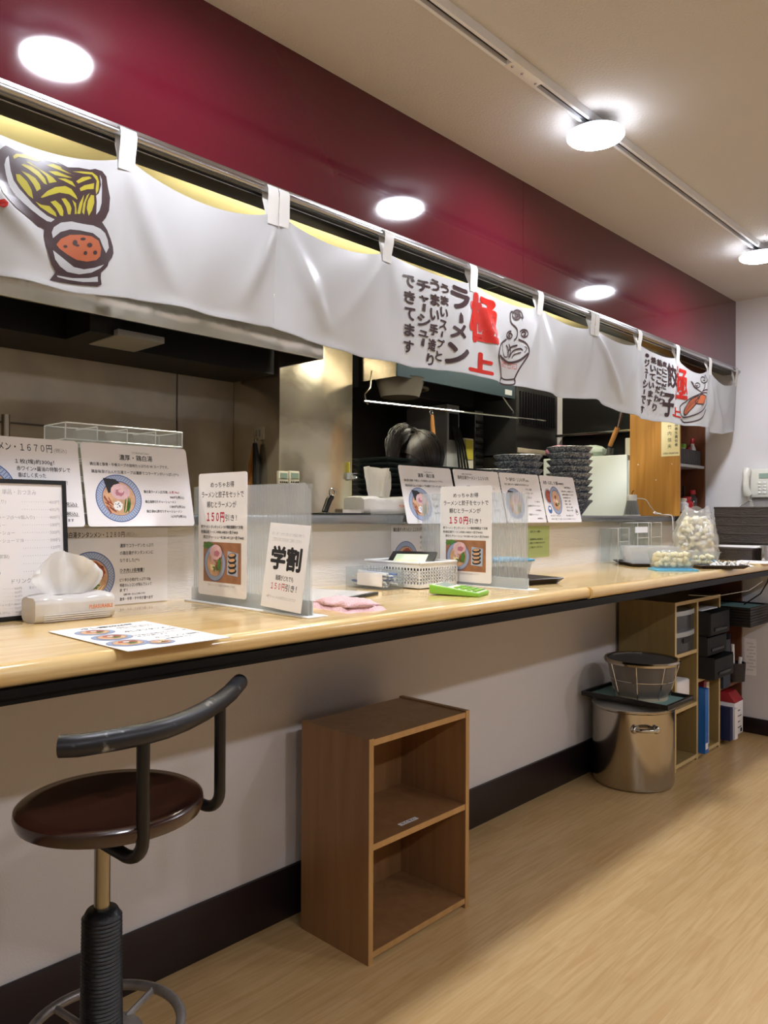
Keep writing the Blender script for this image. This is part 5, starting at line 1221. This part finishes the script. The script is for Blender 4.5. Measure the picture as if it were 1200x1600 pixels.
# clear acrylic stands by the wall
for x, y, w_, h, lb in ((3.40, 1.722, .055, .165, 'short clear acrylic holder at the left of the far wall group'), (3.56, 1.70, .06, .19, 'tall clear acrylic holder below the striped fan'), (3.74, 1.715, .06, .19, 'tall clear acrylic holder nearest the plastic bag')):
    t = thing('acrylic_holder', lb, 'holder', (x, y, CT)); b = MB(); d_ = .045
    for a in ((-w_, -w_+.003, -d_, d_, .003, h), (w_-.003, w_, -d_, d_, .003, h), (-w_, w_, d_-.003, d_, .003, h), (-w_, w_, -d_, -d_+.003, .003, h*.62)): b.box(*a, 'acrylic_thin')
    b.build('holder_walls', t); MB().box(-w_, w_, -d_, d_, 0, .003, 'acrylic_thin').build('holder_base', t)
    e = MB()
    for sx_ in (-1, 1):
        e.tube([(sx_*w_, -d_, 0), (sx_*w_, -d_, h)], .0016, 'edge_clear', 5).tube([(sx_*w_, d_, 0), (sx_*w_, d_, h)], .0016, 'edge_clear', 5).tube([(sx_*w_, -d_, h), (sx_*w_, d_, h)], .0016, 'edge_clear', 5)
    e.tube([(-w_, d_, h), (w_, d_, h)], .0016, 'edge_clear', 5).tube([(-w_, -d_, h*.62), (w_, -d_, h*.62)], .0016, 'edge_clear', 5).tube([(-w_, -d_, .002), (w_, -d_, .002)], .0016, 'edge_clear', 5).build('polished_edge', t)
    if x == 3.56: MB().box(-w_-.03, w_-.02, -d_-.004, -d_-.001, h*.75, h*.9, 'white_paper').build('tape_label', t)
# baskets at the right end
GB = 'black woven baskets stacked by the phone'
def wbasket(nm, lb, M, w, d, h, grp=None):
    t = thing(nm, lb, 'basket', M=M, group=grp); b = MB()
    for x0, x1, y0, y1 in ((-w, -w+.006, -d, d), (w-.006, w, -d, d), (-w+.006, w-.006, -d, -d+.006), (-w+.006, w-.006, d-.006, d)): b.box(x0, x1, y0, y1, .004, h-.006, 'wicker')
    for i in range(9):
        for s_ in (-1, 1):
            y = -d+2*d*(i+.5)/9; b.box(s_*w-.0015, s_*w+.0015, y-d/11, y+d/11, .006+(i % 2)*h*.45, .006+(i % 2)*h*.45+h*.4, 'wicker')
    b.build('woven_wall', t); MB().box(-w, w, -d, d, 0, .004, 'wicker').build('base', t)
    b = MB()
    for x0, x1, y0, y1 in ((-w-.003, -w+.008, -d-.003, d+.003), (w-.008, w+.003, -d-.003, d+.003), (-w+.008, w-.008, -d-.003, -d+.008), (-w+.008, w-.008, d-.008, d+.003)): b.box(x0, x1, y0, y1, h-.008, h+.002, 'wicker')
    b.build('rim', t, bevel=.002); return t
for k in range(6):
    wbasket('woven_basket', f'{ORD[5-k]} black woven basket {"from the top " if k < 5 else ""}of the stack below the phone', TR(4.308, 1.355+.004*(k % 2), CT+.0455*k, .0), .088, .205, .0435, GB)
wbasket('woven_basket', 'single low black woven basket with white paper slips in front of the basket stack', TR(4.128, 1.425, CT, .0), .08, .11, .062)
rg = random.Random(3)
for k in range(4):
    z = CT+.065+.0022*k
    tag(MB().box(-.03, .03, -.125, .125, 0, .0018, 'white_paper').build('paper_slip', M=TR(4.118+.012*k, 1.42-.012*k, z, .12*k-.15)), f'{ORD[3-k]} white paper slip {"of" if k == 3 else "from the top of"} the pile on the low woven basket', 'paper', 'paper slips on the low woven basket')
t = thing('pen_holder', 'small steel pen cup to the right of the low woven basket', 'cup', (4.10, 1.275, CT))
MB().lathe([(0, 0), (.02, 0), (.02, .075), (.018, .075), (.018, .003), (0, .003)], 'chrome', 20).build('cup', t)
tag(MB().box(-.10, .10, -.08, .08, 0, .004, 'white_paper').build('order_pad', M=TR(3.95, 1.275, CT, .1)), 'white order pad lying at the right end of the counter', 'pad')
# ------------------------------------------------------------------ ledge: bowls, plates, acrylic, fan
def bowl_stack(n, x, y, r, lb, grp, gap, deep=True):
    first_ = None
    for k in range(n):
        z = LT + (.0 if k == 0 else .036+gap*(k-1))+.0005*k
        if k == 0:
            b = MB().lathe([(0, 0), (.055*r/.105, 0), (.057*r/.105, .004), (r*.86, .052), (r, .066), (r-.003, .069), (r*.84, .056), (.05, .007), (0, .006)], 'marble_bowl', 40)
        else:
            b = MB().lathe([(0, .0), (r*.72, .0), (r*.78, .006), (r*.97, .031), (r, .035), (r-.004, .037), (r*.93, .031), (r*.72, .004), (0, .0035)], 'marble_bowl', 40)
        if k in (0, 1): first_ = b.build('stacked_bowl', M=TR(x, y, z, .0)); o = first_
        else: o = first_.copy(); COL.objects.link(o); o.matrix_world = TR(x+random.uniform(-.002, .002), y+random.uniform(-.002, .002), z, k*1.1)
        i = n-1-k; tag(o, (ORD[i]+(' bowl of ' if i == 0 else ' bowl from the top of ') if k else 'bottom deep bowl of ')+lb, 'bowl', grp)
bowl_stack(10, 3.245, 1.875, .108, 'the tall speckled stack beside the white fridge', 'speckled bowls in the tall stack', .0305)
bowl_stack(8, 2.83, 1.885, .108, 'the shorter speckled stack behind the 1180円 card', 'speckled bowls in the shorter stack', .0305)
bowl_stack(6, 2.615, 1.89, .10, 'the low speckled stack right of the black plates', 'speckled bowls in the low stack', .028)
def plate_stack(n, x, y, w, gap, lb, grp, rz=0, top_gap=1.0):
    o0 = None
    for k in range(n):
        z = LT+.0002+gap*k
        if o0 is None:
            b = MB().add([(-w*.7, -w*.7, 0), (w*.7, -w*.7, 0), (w*.7, w*.7, 0), (-w*.7, w*.7, 0), (-w, -w, gap*.95), (w, -w, gap*.95), (w, w, gap*.95), (-w, w, gap*.95), (-w+.004, -w+.004, gap*.97), (w-.004, -w+.004, gap*.97), (w-.004, w-.004, gap*.97), (-w+.004, w-.004, gap*.97), (-w*.7, -w*.7, .004), (w*.7, -w*.7, .004), (w*.7, w*.7, .004), (-w*.7, w*.7, .004)],
                         [(3, 2, 1, 0), (12, 13, 14, 15)]+[(a*4+j, a*4+(j+1) % 4, a*4+4+(j+1) % 4, a*4+4+j) for a in range(3) for j in range(4)], 'slate_plate')
            o0 = b.build('square_plate', M=TR(x, y, z, rz)); o = o0
        else: o = o0.copy(); COL.objects.link(o); o.matrix_world = TR(x+random.uniform(-.002, .002), y, z, rz+random.uniform(-.03, .03))
        i = n-1-k; tag(o, (ORD[i] if i else 'topmost')+(' dark square plate of ' if i == 0 else ' dark square plate from the top of ')+lb, 'plate', grp)
plate_stack(11, 2.03, 1.925, .085, .0185, 'the stack left of the woman’s hair'.replace('woman’s hair', 'person'), 'dark plates left of the person', .06)
plate_stack(11, 2.215, 1.86, .085, .0162, 'the stack in front of the person', 'dark plates in front of the person', .06)
plate_stack(11, 2.413, 1.875, .09, .0162, 'the stack behind the shrimp ramen card', 'dark plates behind the shrimp ramen card', .05)
# clear acrylic compartment trays
GA = 'clear acrylic compartment trays'
for k, (x, y, z, wd) in enumerate(((.968, 1.86, LT, .29), (.970, 1.862, LT+.0436, .29), (.972, 1.86, LT+.0872, .29), (.975, 1.86, LT+.1308, .29), (.945, 1.835, LT+.1744, .31))):
    t = thing('acrylic_tray', ORD[4-k]+' clear acrylic compartment tray '+('of' if k == 4 else 'from the top of')+' the stack on the ledge', 'tray', (x, y, z), 0, GA)
    d_, h = .058, .0395; w_ = wd/2; b = MB()
    for a in ((-w_, -w_+.002, -d_, d_, .002, h), (w_-.002, w_, -d_, d_, .002, h), (-w_+.002, w_-.002, -d_, -d_+.002, .002, h), (-w_+.002, w_-.002, d_-.002, d_, .002, h), (-w_, w_, -d_, d_, 0, .002)): b.box(*a, 'acrylic')
    b.build('tray_shell', t)
    e = MB()
    c8 = [(-w_, -d_), (w_, -d_), (w_, d_), (-w_, d_)]
    for zz in (.001, h):
        for i in range(4): e.tube([(*c8[i], zz), (*c8[(i+1) % 4], zz)], .0017, 'edge_clear', 5)
    for c_ in c8: e.tube([(*c_, 0), (*c_, h)], .0017, 'edge_clear', 5)
    e.build('polished_edge', t)
    for i in range(3):
        xx = -w_+wd*(i+1)/4; f = MB().box(xx-.001, xx+.001, -d_+.002, d_-.002, .002, h-.004, 'acrylic')
        f.tube([(xx, -d_+.002, h-.004), (xx, d_-.002, h-.004)], .0017, 'edge_clear', 5).tube([(xx, -d_, .002), (xx, -d_, h-.004)], .0017, 'edge_clear', 5); f.build('partition', t)
# black clipboard and ladle on the ledge
t = thing('clipboard', 'black clipboard with a chrome clip lying on the ledge left of the farther tissue pack', 'clipboard', (1.66, 1.82, LT))
MB().box(-.10, .10, -.09, .09, 0, .006, 'black_plastic').build('board', t, bevel=.002)
MB().box(-.02, .06, -.085, -.05, .006, .016, 'chrome').tube([(-.015, -.05, .012), (.055, -.05, .012)], .006, 'chrome', 10).build('clip', t)
q0, q1 = at(507, 802, Y=1.9), at(519, 776, Y=1.9)
t = thing('bottle_opener', 'black-handled bottle opener standing in a small holder on the ledge', 'opener', (q0.x, 1.9, LT))
MB().lathe([(0, 0), (.03, 0), (.03, .006), (.012, .009), (0, .009)], 'black_plastic', 20).build('holder', t)
MB().tube([(0, 0, .008), ((q1.x-q0.x)*.6, 0, .05), (q1.x-q0.x, 0, q1.z-LT)], [.010, .011, .008], 'black_plastic', 10).build('handle', t)
MB().tube([(q1.x-q0.x+.012*math.cos(2*PI*i/12), 0, q1.z-LT+.014+.012*math.sin(2*PI*i/12)) for i in range(12)], .003, 'chrome', 6, closed=True).build('opener_loop', t)
# small striped fan on the ledge with its cord
t = thing('desk_fan', 'small white cone-shaped fan with grey ribs on the ledge before the oak cabinet', 'fan', (3.80, 1.83, LT))
MB().lathe([(0, .078), (.026, .078), (.026, .106), (.024, .109), (0, .110)], 'white_plastic', 32).build('cap', t)
b = MB()
for k in range(30):
    a = 2*PI*k/30; b.tube([(.039*math.cos(a), .039*math.sin(a), .004), (.024*math.cos(a), .024*math.sin(a), .079)], .0017, 'grey_plastic', 5)
b.build('rib_cage', t); MB().lathe([(0, 0), (.044, 0), (.044, .005), (0, .005)], 'white_plastic', 32).build('base', t)
MB().lathe([(0, .005), (.034, .005), (.021, .078), (0, .078)], 'ink_grey', 24).build('core', t)
MB().tube([(0, 0, .109), (.003, 0, .121), (.012, -.005, .131)], .002, 'black_plastic', 6).build('strap', t)
cp = [(.025, -.01, .09), (.075, -.04, .085), (.11, -.05, .05), (.15, -.06, .02), (.17, -.08, .012), (.14, -.09, .01), (.09, -.08, .012), (.11, -.075, .02), (.16, -.09, .006), (.195, -.112, .005), (.214, -.124, -.005), (.216, -.128, -.07), (.21, -.135, -.12), (.225, -.14, -.16), (.26, -.15, -.185)]
def smooth(P, n=5):
    P = [Vector(p) for p in P]; o = []
    for i in range(len(P)-1):
        a, b_, c, d = P[max(0, i-1)], P[i], P[i+1], P[min(len(P)-1, i+2)]
        for k in range(n):
            s_ = k/n; o.append(.5*((2*b_)+(c-a)*s_+(2*a-5*b_+4*c-d)*s_*s_+(3*b_-a-3*c+d)*s_**3))
    return o+[P[-1]]
MB().tube(smooth(cp), .0026, 'cord_white', 6).build('cord', t)
# ------------------------------------------------------------------ oak cabinet with sauces
OX0, OX1, OY0, OY1 = 4.09, XE-.003, 1.70, 1.982
t = thing('oak_cabinet', 'oak-veneer cabinet with open shelves standing on the ledge against the end wall', 'cabinet', (4.27, 1.84, LT))
MB().box(OX0, OX0+.016, OY0, OY1, LT, 2.02, 'cabinet_oak').build('side_panel', t, world=True)
MB().box(OX1-.016, OX1, OY0, OY1, LT, 2.02, 'brown_board').build('side_panel', t, world=True)
for z in (LT, 1.455, 2.005): MB().box(OX0+.016, OX1-.016, OY0+.001, OY1-.008, z, z+.015, 'grey_plastic' if 1.3 < z < 1.6 else 'brown_board').build('shelf_board', t, world=True)
MB().box(OX0+.016, OX1-.016, OY1-.008, OY1, LT, 2.02, 'brown_board').build('back_panel', t, world=True)
for px_, py_ in ((997, 726), (1050, 725), (1025, 750)):
    q = at(px_, py_, X=OX0); MB().lathe([(0, .002), (.003, .0015), (.0035, 0)], 'cream_plastic', 10, M=frame((OX0-.0002, q.y, q.z), (0, -1, 0), (0, 0, 1))).build('screw_cap', t, world=True)
def d_pos(b):
    for i, c in enumerate('竹内信夫'): b.text(c, .046, .150-.035*i, .018, 'ink', 'c', None, .01)
    for i, c in enumerate('食品衛生責任者'): b.text(c, .083, .182-.0215*i, .0145, 'ink', 'c', None, .02)
    b.text('社団法人食品衛生協会', .053, .012, .008, 'ink', 'c', .085, .02)
card('notice', 'cream hygiene certificate with vertical writing pinned to the side of the oak cabinet', 'notice', frame((OX0-.0015, 1.80, 1.510), (0, -1, 0), (0, 0, 1)), .102, .205, d_pos, 'cream_paper', .001, .001)
def condiment(x, y, z, r, h, body, cap, nm, lb, cat='bottle'):
    t = thing(nm, lb, cat, (x, y, z))
    MB().lathe([(0, 0), (r*.92, 0), (r, .004), (r, h*.6), (r*.55, h*.74), (r*.55, h*.8), (0, h*.8)], body, 20).build('body', t)
    MB().lathe([(0, h*.8), (r*.68, h*.8), (r*.68, h*.97), (r*.5, h), (0, h)], cap, 20).build('cap', t)
t = thing('woven_basket', 'grey woven basket of sauces on the upper cabinet shelf', 'basket', (4.27, 1.80, 1.4702))
b = MB()
for x0, x1, y0, y1 in ((-.15, -.144, -.085, .085), (.144, .15, -.085, .085), (-.144, .144, -.085, -.079), (-.144, .144, .079, .085)): b.box(x0, x1, y0, y1, .003, .085, 'wicker')
for i in range(12):
    b.box(-.144+.024*i, -.134+.024*i, -.088, -.085, .005, .083, 'ink_grey')
b.build('woven_wall', t); MB().box(-.15, .15, -.085, .085, 0, .003, 'wicker').build('base', t)
condiment(4.262, 1.758, 1.4735, .033, .115, 'lime_pale', 'lime', 'sauce_jar', 'jar with a broad pale green cap in the woven basket on the upper shelf', 'jar')
condiment(4.32, 1.745, 1.4735, .018, .10, 'white_plastic', 'red_plastic', 'spice_bottle', 'small spice bottle with a red cap right of the green-capped jar', 'bottle')
condiment(4.36, 1.765, 1.4735, .016, .10, 'white_plastic', 'ink_grey', 'spice_bottle', 'small white spice bottle with a grey cap in the woven basket', 'bottle')
condiment(4.39, 1.75, 1.4735, .018, .155, 'white_plastic', 'red_plastic', 'spice_bottle', 'tall bottle with a red top at the right of the woven basket', 'bottle')
t = thing('dark_bag', 'black bag hanging in the upper compartment of the oak cabinet', 'bag', (4.19, 1.86, 1.56))
MB().sphere((0, 0, .12), .055, .045, .13, 'matte_black', 14, 9, wob=.12, seed=4).build('bag_body', t); MB().tube([(.02, 0, .2), (.06, -.02, .26), (.11, 0, .33)], .008, 'grey_plastic', 8).build('strap', t)
condiment(4.215, 1.732, LT+.0228, .03, .075, 'white_plastic', 'cream_plastic', 'jar', 'small white jar at the left of the lower cabinet shelf', 'jar')
condiment(4.292, 1.742, LT+.0228, .036, .085, 'red_plastic', 'red_plastic', 'soy_pot', 'round red lidded soy pot on the lower cabinet shelf', 'pot')
condiment(4.388, 1.75, LT+.0228, .028, .125, 'tub_clear', 'red_plastic', 'chilli_jar', 'clear chilli jar with a red cap on the lower cabinet shelf', 'jar')
tag(MB().tube([(4.345, 1.78, LT+.0228), (4.345, 1.78, LT+.17)], .007, 'matte_black', 10).build('chopstick_tube'), 'thin black upright tube behind the red-capped chilli jar', 'tube')
tag(MB().box(4.112, 4.432, 1.655, 1.80, LT+.0155, LT+.0225, 'matte_black').build('sauce_tray', bevel=.002), 'flat black tray under the sauces, jutting out of the lower cabinet shelf', 'tray')
# white fridge with things on top
t = thing('fridge', 'white refrigerator beside the oak cabinet behind the ledge', 'fridge', (4.28, 2.27, 0))
MB().box(4.092, 4.44, 2.0, 2.545, 0, 1.532, 'fridge_white').build('body', t, world=True, bevel=.006)
MB().box(4.10, 4.43, 1.988, 1.999, .05, 1.50, 'fridge_white').build('door', t, world=True, bevel=.004)
FT = 1.5325
tag(MB().sphere((4.22, 2.50, FT+.045), .10, .09, .045, 'pink_plastic', 16, 9, wob=.1, seed=2).build('plastic_bag'), 'pink plastic bag on top of the white fridge', 'bag')
tag(MB().sphere((4.25, 2.31, FT+.04), .09, .10, .04, 'mint_plastic', 16, 9, wob=.12, seed=5).build('sponge_bag'), 'white and mint plastic bag on top of the white fridge', 'bag')
q0, q1, q2, q3 = at(950, 704, X=4.20), at(953, 697, X=4.20), at(965, 668, X=4.20), at(972, 640, X=4.20)
t = thing('basting_brush', 'brush with a cord-wrapped handle standing upright on the white fridge', 'brush', (q0.x, q0.y, FT))
MB().lathe([(0, 0), (.03, 0), (.034, .05), (.030, .05), (.027, .003), (0, .003)], 'tub_clear', 20).build('cup', t)
O_ = Vector((q0.x, q0.y, FT))
MB().tube([(0, 0, .006), tuple(q1-O_)], .012, 'matte_black', 12).build('bristles', t)
MB().tube([tuple(q1-O_), tuple(q2-O_)], [.013, .0145], 'wood_handle', 12).build('wrapped_grip', t)
MB().tube([tuple(q2-O_), tuple(q3-O_), tuple(q3-O_+(q3-q2)*.6)], [.011, .013, .013], 'chrome', 12).build('ferrule', t)
tag(MB().box(4.2, 4.206, 2.02, 2.035, FT, FT+.12, 'cream_plastic').build('wooden_stick', bevel=.001), 'thin pale stick standing on the white fridge next to the oak cabinet', 'stick')
tag(MB().box(4.25, 4.40, 2.02, 2.09, FT, FT+.11, 'cream_plastic').build('kraft_box', bevel=.004), 'pale carton box on the white fridge against the oak cabinet', 'box')
# ------------------------------------------------------------------ wall phone
t = thing('telephone', 'white corded push-button telephone mounted on the end wall above the baskets', 'telephone', (XE-.03, 1.39, 1.29))
MB().box(XE-.045, XE-.002, 1.27, 1.445, 1.288, 1.442, 'phone_white').build('body', t, world=True, bevel=.008)
MB().box(XE-.048, XE-.0455, 1.285, 1.398, 1.392, 1.418, 'lcd').build('display', t, world=True)
b = MB()
for i in range(4):
    for j in range(4): b.box(XE-.050, XE-.0452, 1.395-.025*j-.008, 1.395-.025*j+.008, 1.315+.0175*i-.0055, 1.315+.0175*i+.0055, 'white_plastic')
b.build('keypad', t, world=True, bevel=.0015)
b = MB()
for i in range(4):
    for j in range(3):
        M = frame((XE-.0503, 1.400-.025*j, 1.3115+.0175*(3-i)), (0, -1, 0), (0, 0, 1)); b.text('123456789*0#'[i*3+j], 0, 0, .0065, 'ink', 'l', None, 0, 0, 2, M)
b.build('key_print', t, world=True, flat=True)
hs = smooth([(XE-.052, 1.455, 1.305), (XE-.066, 1.458, 1.335), (XE-.070, 1.458, 1.375), (XE-.066, 1.458, 1.415), (XE-.052, 1.455, 1.440)], 4)
MB().tube(hs, [.022, .0215, .021, .0195, .0185, .018, .0175, .0175, .0175, .0175, .018, .0185, .0195, .021, .0215, .0225, .022][:len(hs)], 'phone_white', 14).build('handset', t, world=True)
cp = []
for i in range(161):
    u = i/160; a = 2*PI*20*u; cp.append((XE-.035+.006*math.cos(a), 1.447+.006*math.sin(a)-.012*math.sin(PI*u), 1.292-.17*u))
MB().tube(cp, .0022, 'phone_white', 5).build('coiled_cord', t, world=True)
MB().tube(smooth([(XE-.02, 1.43, 1.29), (XE-.01, 1.50, 1.25), (XE-.008, 1.56, 1.20), (XE-.01, 1.60, 1.12)]), .002, 'cord_white', 6).build('line_cord', t, world=True)
# ------------------------------------------------------------------ person behind the ledge
def skin(name, verts, edges, mt, parent, lev=2):
    me = bpy.data.meshes.new(name); me.from_pydata([v[:3] for v in verts], edges, []); o = bpy.data.objects.new(name, me); COL.objects.link(o)
    o.parent = parent; WM[o.name] = WM[parent.name]
    m1 = o.modifiers.new('s', 'SKIN'); m1.use_smooth_shade = True
    for i, v in enumerate(verts):
        sv = me.skin_vertices[0].data[i]; r = v[3]; sv.radius = (r, r if len(v) < 5 else v[4]); sv.use_root = (i == 0)
    m2 = o.modifiers.new('u', 'SUBSURF'); m2.levels = lev; m2.render_levels = lev
    dg = bpy.context.evaluated_depsgraph_get(); me2 = bpy.data.meshes.new_from_object(o.evaluated_get(dg)); o.modifiers.clear(); o.data = me2
    me2.materials.clear(); me2.materials.append(MAT[mt])
    for p in me2.polygons: p.use_smooth = True; p.material_index = 0
    return o
t = thing('person', 'person with dark hair in a ponytail bending forward behind the ledge', 'person', (2.415, 2.32, 0))
V = [(0, 0, .92, .13), (.03, 0, 1.06, .125), (.08, 0, 1.20, .13), (.14, 0, 1.305, .075), (.175, 0, 1.36, .05), (.215, 0, 1.405, .05),
     (0, .09, .88, .085), (.05, .10, .48, .06), (-.02, .10, .09, .042), (.12, .10, .03, .035),
     (0, -.09, .88, .085), (.05, -.10, .48, .06), (-.02, -.10, .09, .042), (.12, -.10, .03, .035),
     (.11, .16, 1.25, .055), (.16, .20, 1.0, .042), (.38, .14, .98, .032), (.45, .12, .985, .026),
     (.11, -.16, 1.25, .055), (.16, -.20, 1.0, .042), (.38, -.14, .98, .032), (.45, -.12, .985, .026)]
Ed = [(0, 1), (1, 2), (2, 3), (3, 4), (4, 5), (0, 6), (6, 7), (7, 8), (8, 9), (0, 10), (10, 11), (11, 12), (12, 13), (2, 14), (14, 15), (15, 16), (16, 17), (2, 18), (18, 19), (19, 20), (20, 21)]
for s_, w_ in ((1, 17), (-1, 21)):
    bx, by, bz = V[w_][:3]
    V.append((bx+.04, by, bz, .026, .016)); pi_ = len(V)-1; Ed.append((w_, pi_))
    for f, (dy, ln) in enumerate(((.026, .062), (.009, .072), (-.009, .068), (-.026, .054))):
        V.append((bx+.075, by+dy, bz, .009)); V.append((bx+.075+ln*.55, by+dy*1.1, bz-.012, .0082)); V.append((bx+.075+ln*.85, by+dy*1.1, bz-.034, .007)); k = len(V)
        Ed += [(pi_, k-3), (k-3, k-2), (k-2, k-1)]
    V.append((bx+.04, by-s_*.034, bz-.006, .0105)); V.append((bx+.075, by-s_*.042, bz-.018, .009)); k = len(V); Ed += [(pi_, k-2), (k-2, k-1)]
skin('body', V, Ed, 'shirt', t)
hd = Matrix.Translation((.262, 0, 1.432)) @ Matrix.Scale(1.07, 4) @ Matrix.Rotation(.75, 4, 'Y')
b = MB().sphere((0, 0, 0), .088, .074, .108, 'skin', 24, 16, M=hd)
b.sphere((.088, 0, -.012), .018, .013, .024, 'skin', 10, 7, M=hd)
for s_ in (1, -1): b.sphere((-.005, s_*.074, -.012), .018, .009, .028, 'skin', 10, 7, M=hd); b.sphere((.078, s_*.03, .006), .008, .012, .008, 'ink_white', 8, 6, M=hd); b.sphere((.083, s_*.03, .006), .004, .005, .005, 'ink', 8, 6, M=hd)
b.sphere((.076, 0, -.055), .012, .024, .007, 'photo_pink', 10, 6, M=hd).sphere((.05, 0, -.088), .03, .035, .02, 'skin', 10, 6, M=hd)
hh_ = b.build('head', t)
b = MB(); n, m_ = 44, 22; vs = []; fs = []
for j in range(m_+1):                                      # hair cap, combed in strands towards the tie
    ph = PI*.02+PI*.80*j/m_
    for i in range(n):
        a = 2*PI*i/n; k = 1.085+.018*math.sin(23*a+3*ph)+.010*math.sin(41*a+1.3)
        front = max(0, math.cos(a)); p_ = ph*(1-.42*front**.7)
        vs.append((.100*k*math.sin(p_)*math.cos(a)-.014, .086*k*math.sin(p_)*math.sin(a), .112*k*math.cos(p_)+.006))
fs = [(j*n+i, j*n+(i+1) % n, (j+1)*n+(i+1) % n, (j+1)*n+i) for j in range(m_) for i in range(n)]+[tuple(range(n))]
b.add(vs, fs, 'hair_black', M=hd)
dt = Vector((-.86, 0, .46)); rg = random.Random(12)
for k in range(340):                                       # strands drawn from the hairline back to the tie
    a = PI*2*(k+rg.random())/340; el = -.55+.75*max(0, math.cos(a))**.8; jt = rg.uniform(-.02, .035)
    dh = Vector((math.cos(a)*math.cos(el), math.sin(a)*math.cos(el), math.sin(el))); P = []
    for i in range(9):
        s_ = i/8; d = (dh*(1-s_)+dt*s_ + Vector((0, 0, .35*math.sin(PI*s_)*max(0, math.cos(a))))).normalized()
        kk = 1.15+jt*math.sin(PI*s_)
        P.append((.100*kk*d.x-.014, .086*kk*d.y, .112*kk*d.z+.006))
    b.tube(P, [.0017]*8+[.0012], 'hair_sheen' if k % 4 == 0 else 'hair_black', 4, M=hd)
b.build('hair', t, flat=True, angle=80)
b = MB(); T0 = hd @ Vector((-.112, 0, .058)); rg = random.Random(6)
for k in range(200):
    a, r0 = rg.uniform(0, 6.28), .021*math.sqrt(rg.random()); o1 = Vector((0, r0*math.cos(a), r0*math.sin(a))); sp = rg.uniform(.7, 1.5)
    P = [T0+Vector((.03, 0, -.02))+o1*.8, T0+Vector((-.03, 0, .004))+o1*1.1, T0+Vector((-.075, 0, -.008+.008*rg.random()))+o1*1.5*sp, T0+Vector((-.115-.02*rg.random(), 0, -.045))+o1*1.7*sp, T0+Vector((-.135, 0, -.12-.06*rg.random()))+o1*1.3*sp]
    b.tube(smooth(P, 3), [.0018]*9+[.0018, .0016, .0014, .001], 'hair_black', 4)
b.build('ponytail', t, angle=80)
MB().tube([tuple(T0+Vector((.002, .021*math.cos(2*PI*i/16), .021*math.sin(2*PI*i/16)))) for i in range(16)], .006, 'matte_black', 8, closed=True).build('hair_tie', t)
tag(MB().box(2.78, 3.7, 2.15, 2.75, 0, .88, 'dull_stainless').build('prep_table', bevel=.004), 'stainless kitchen work table behind the counter wall', 'table')
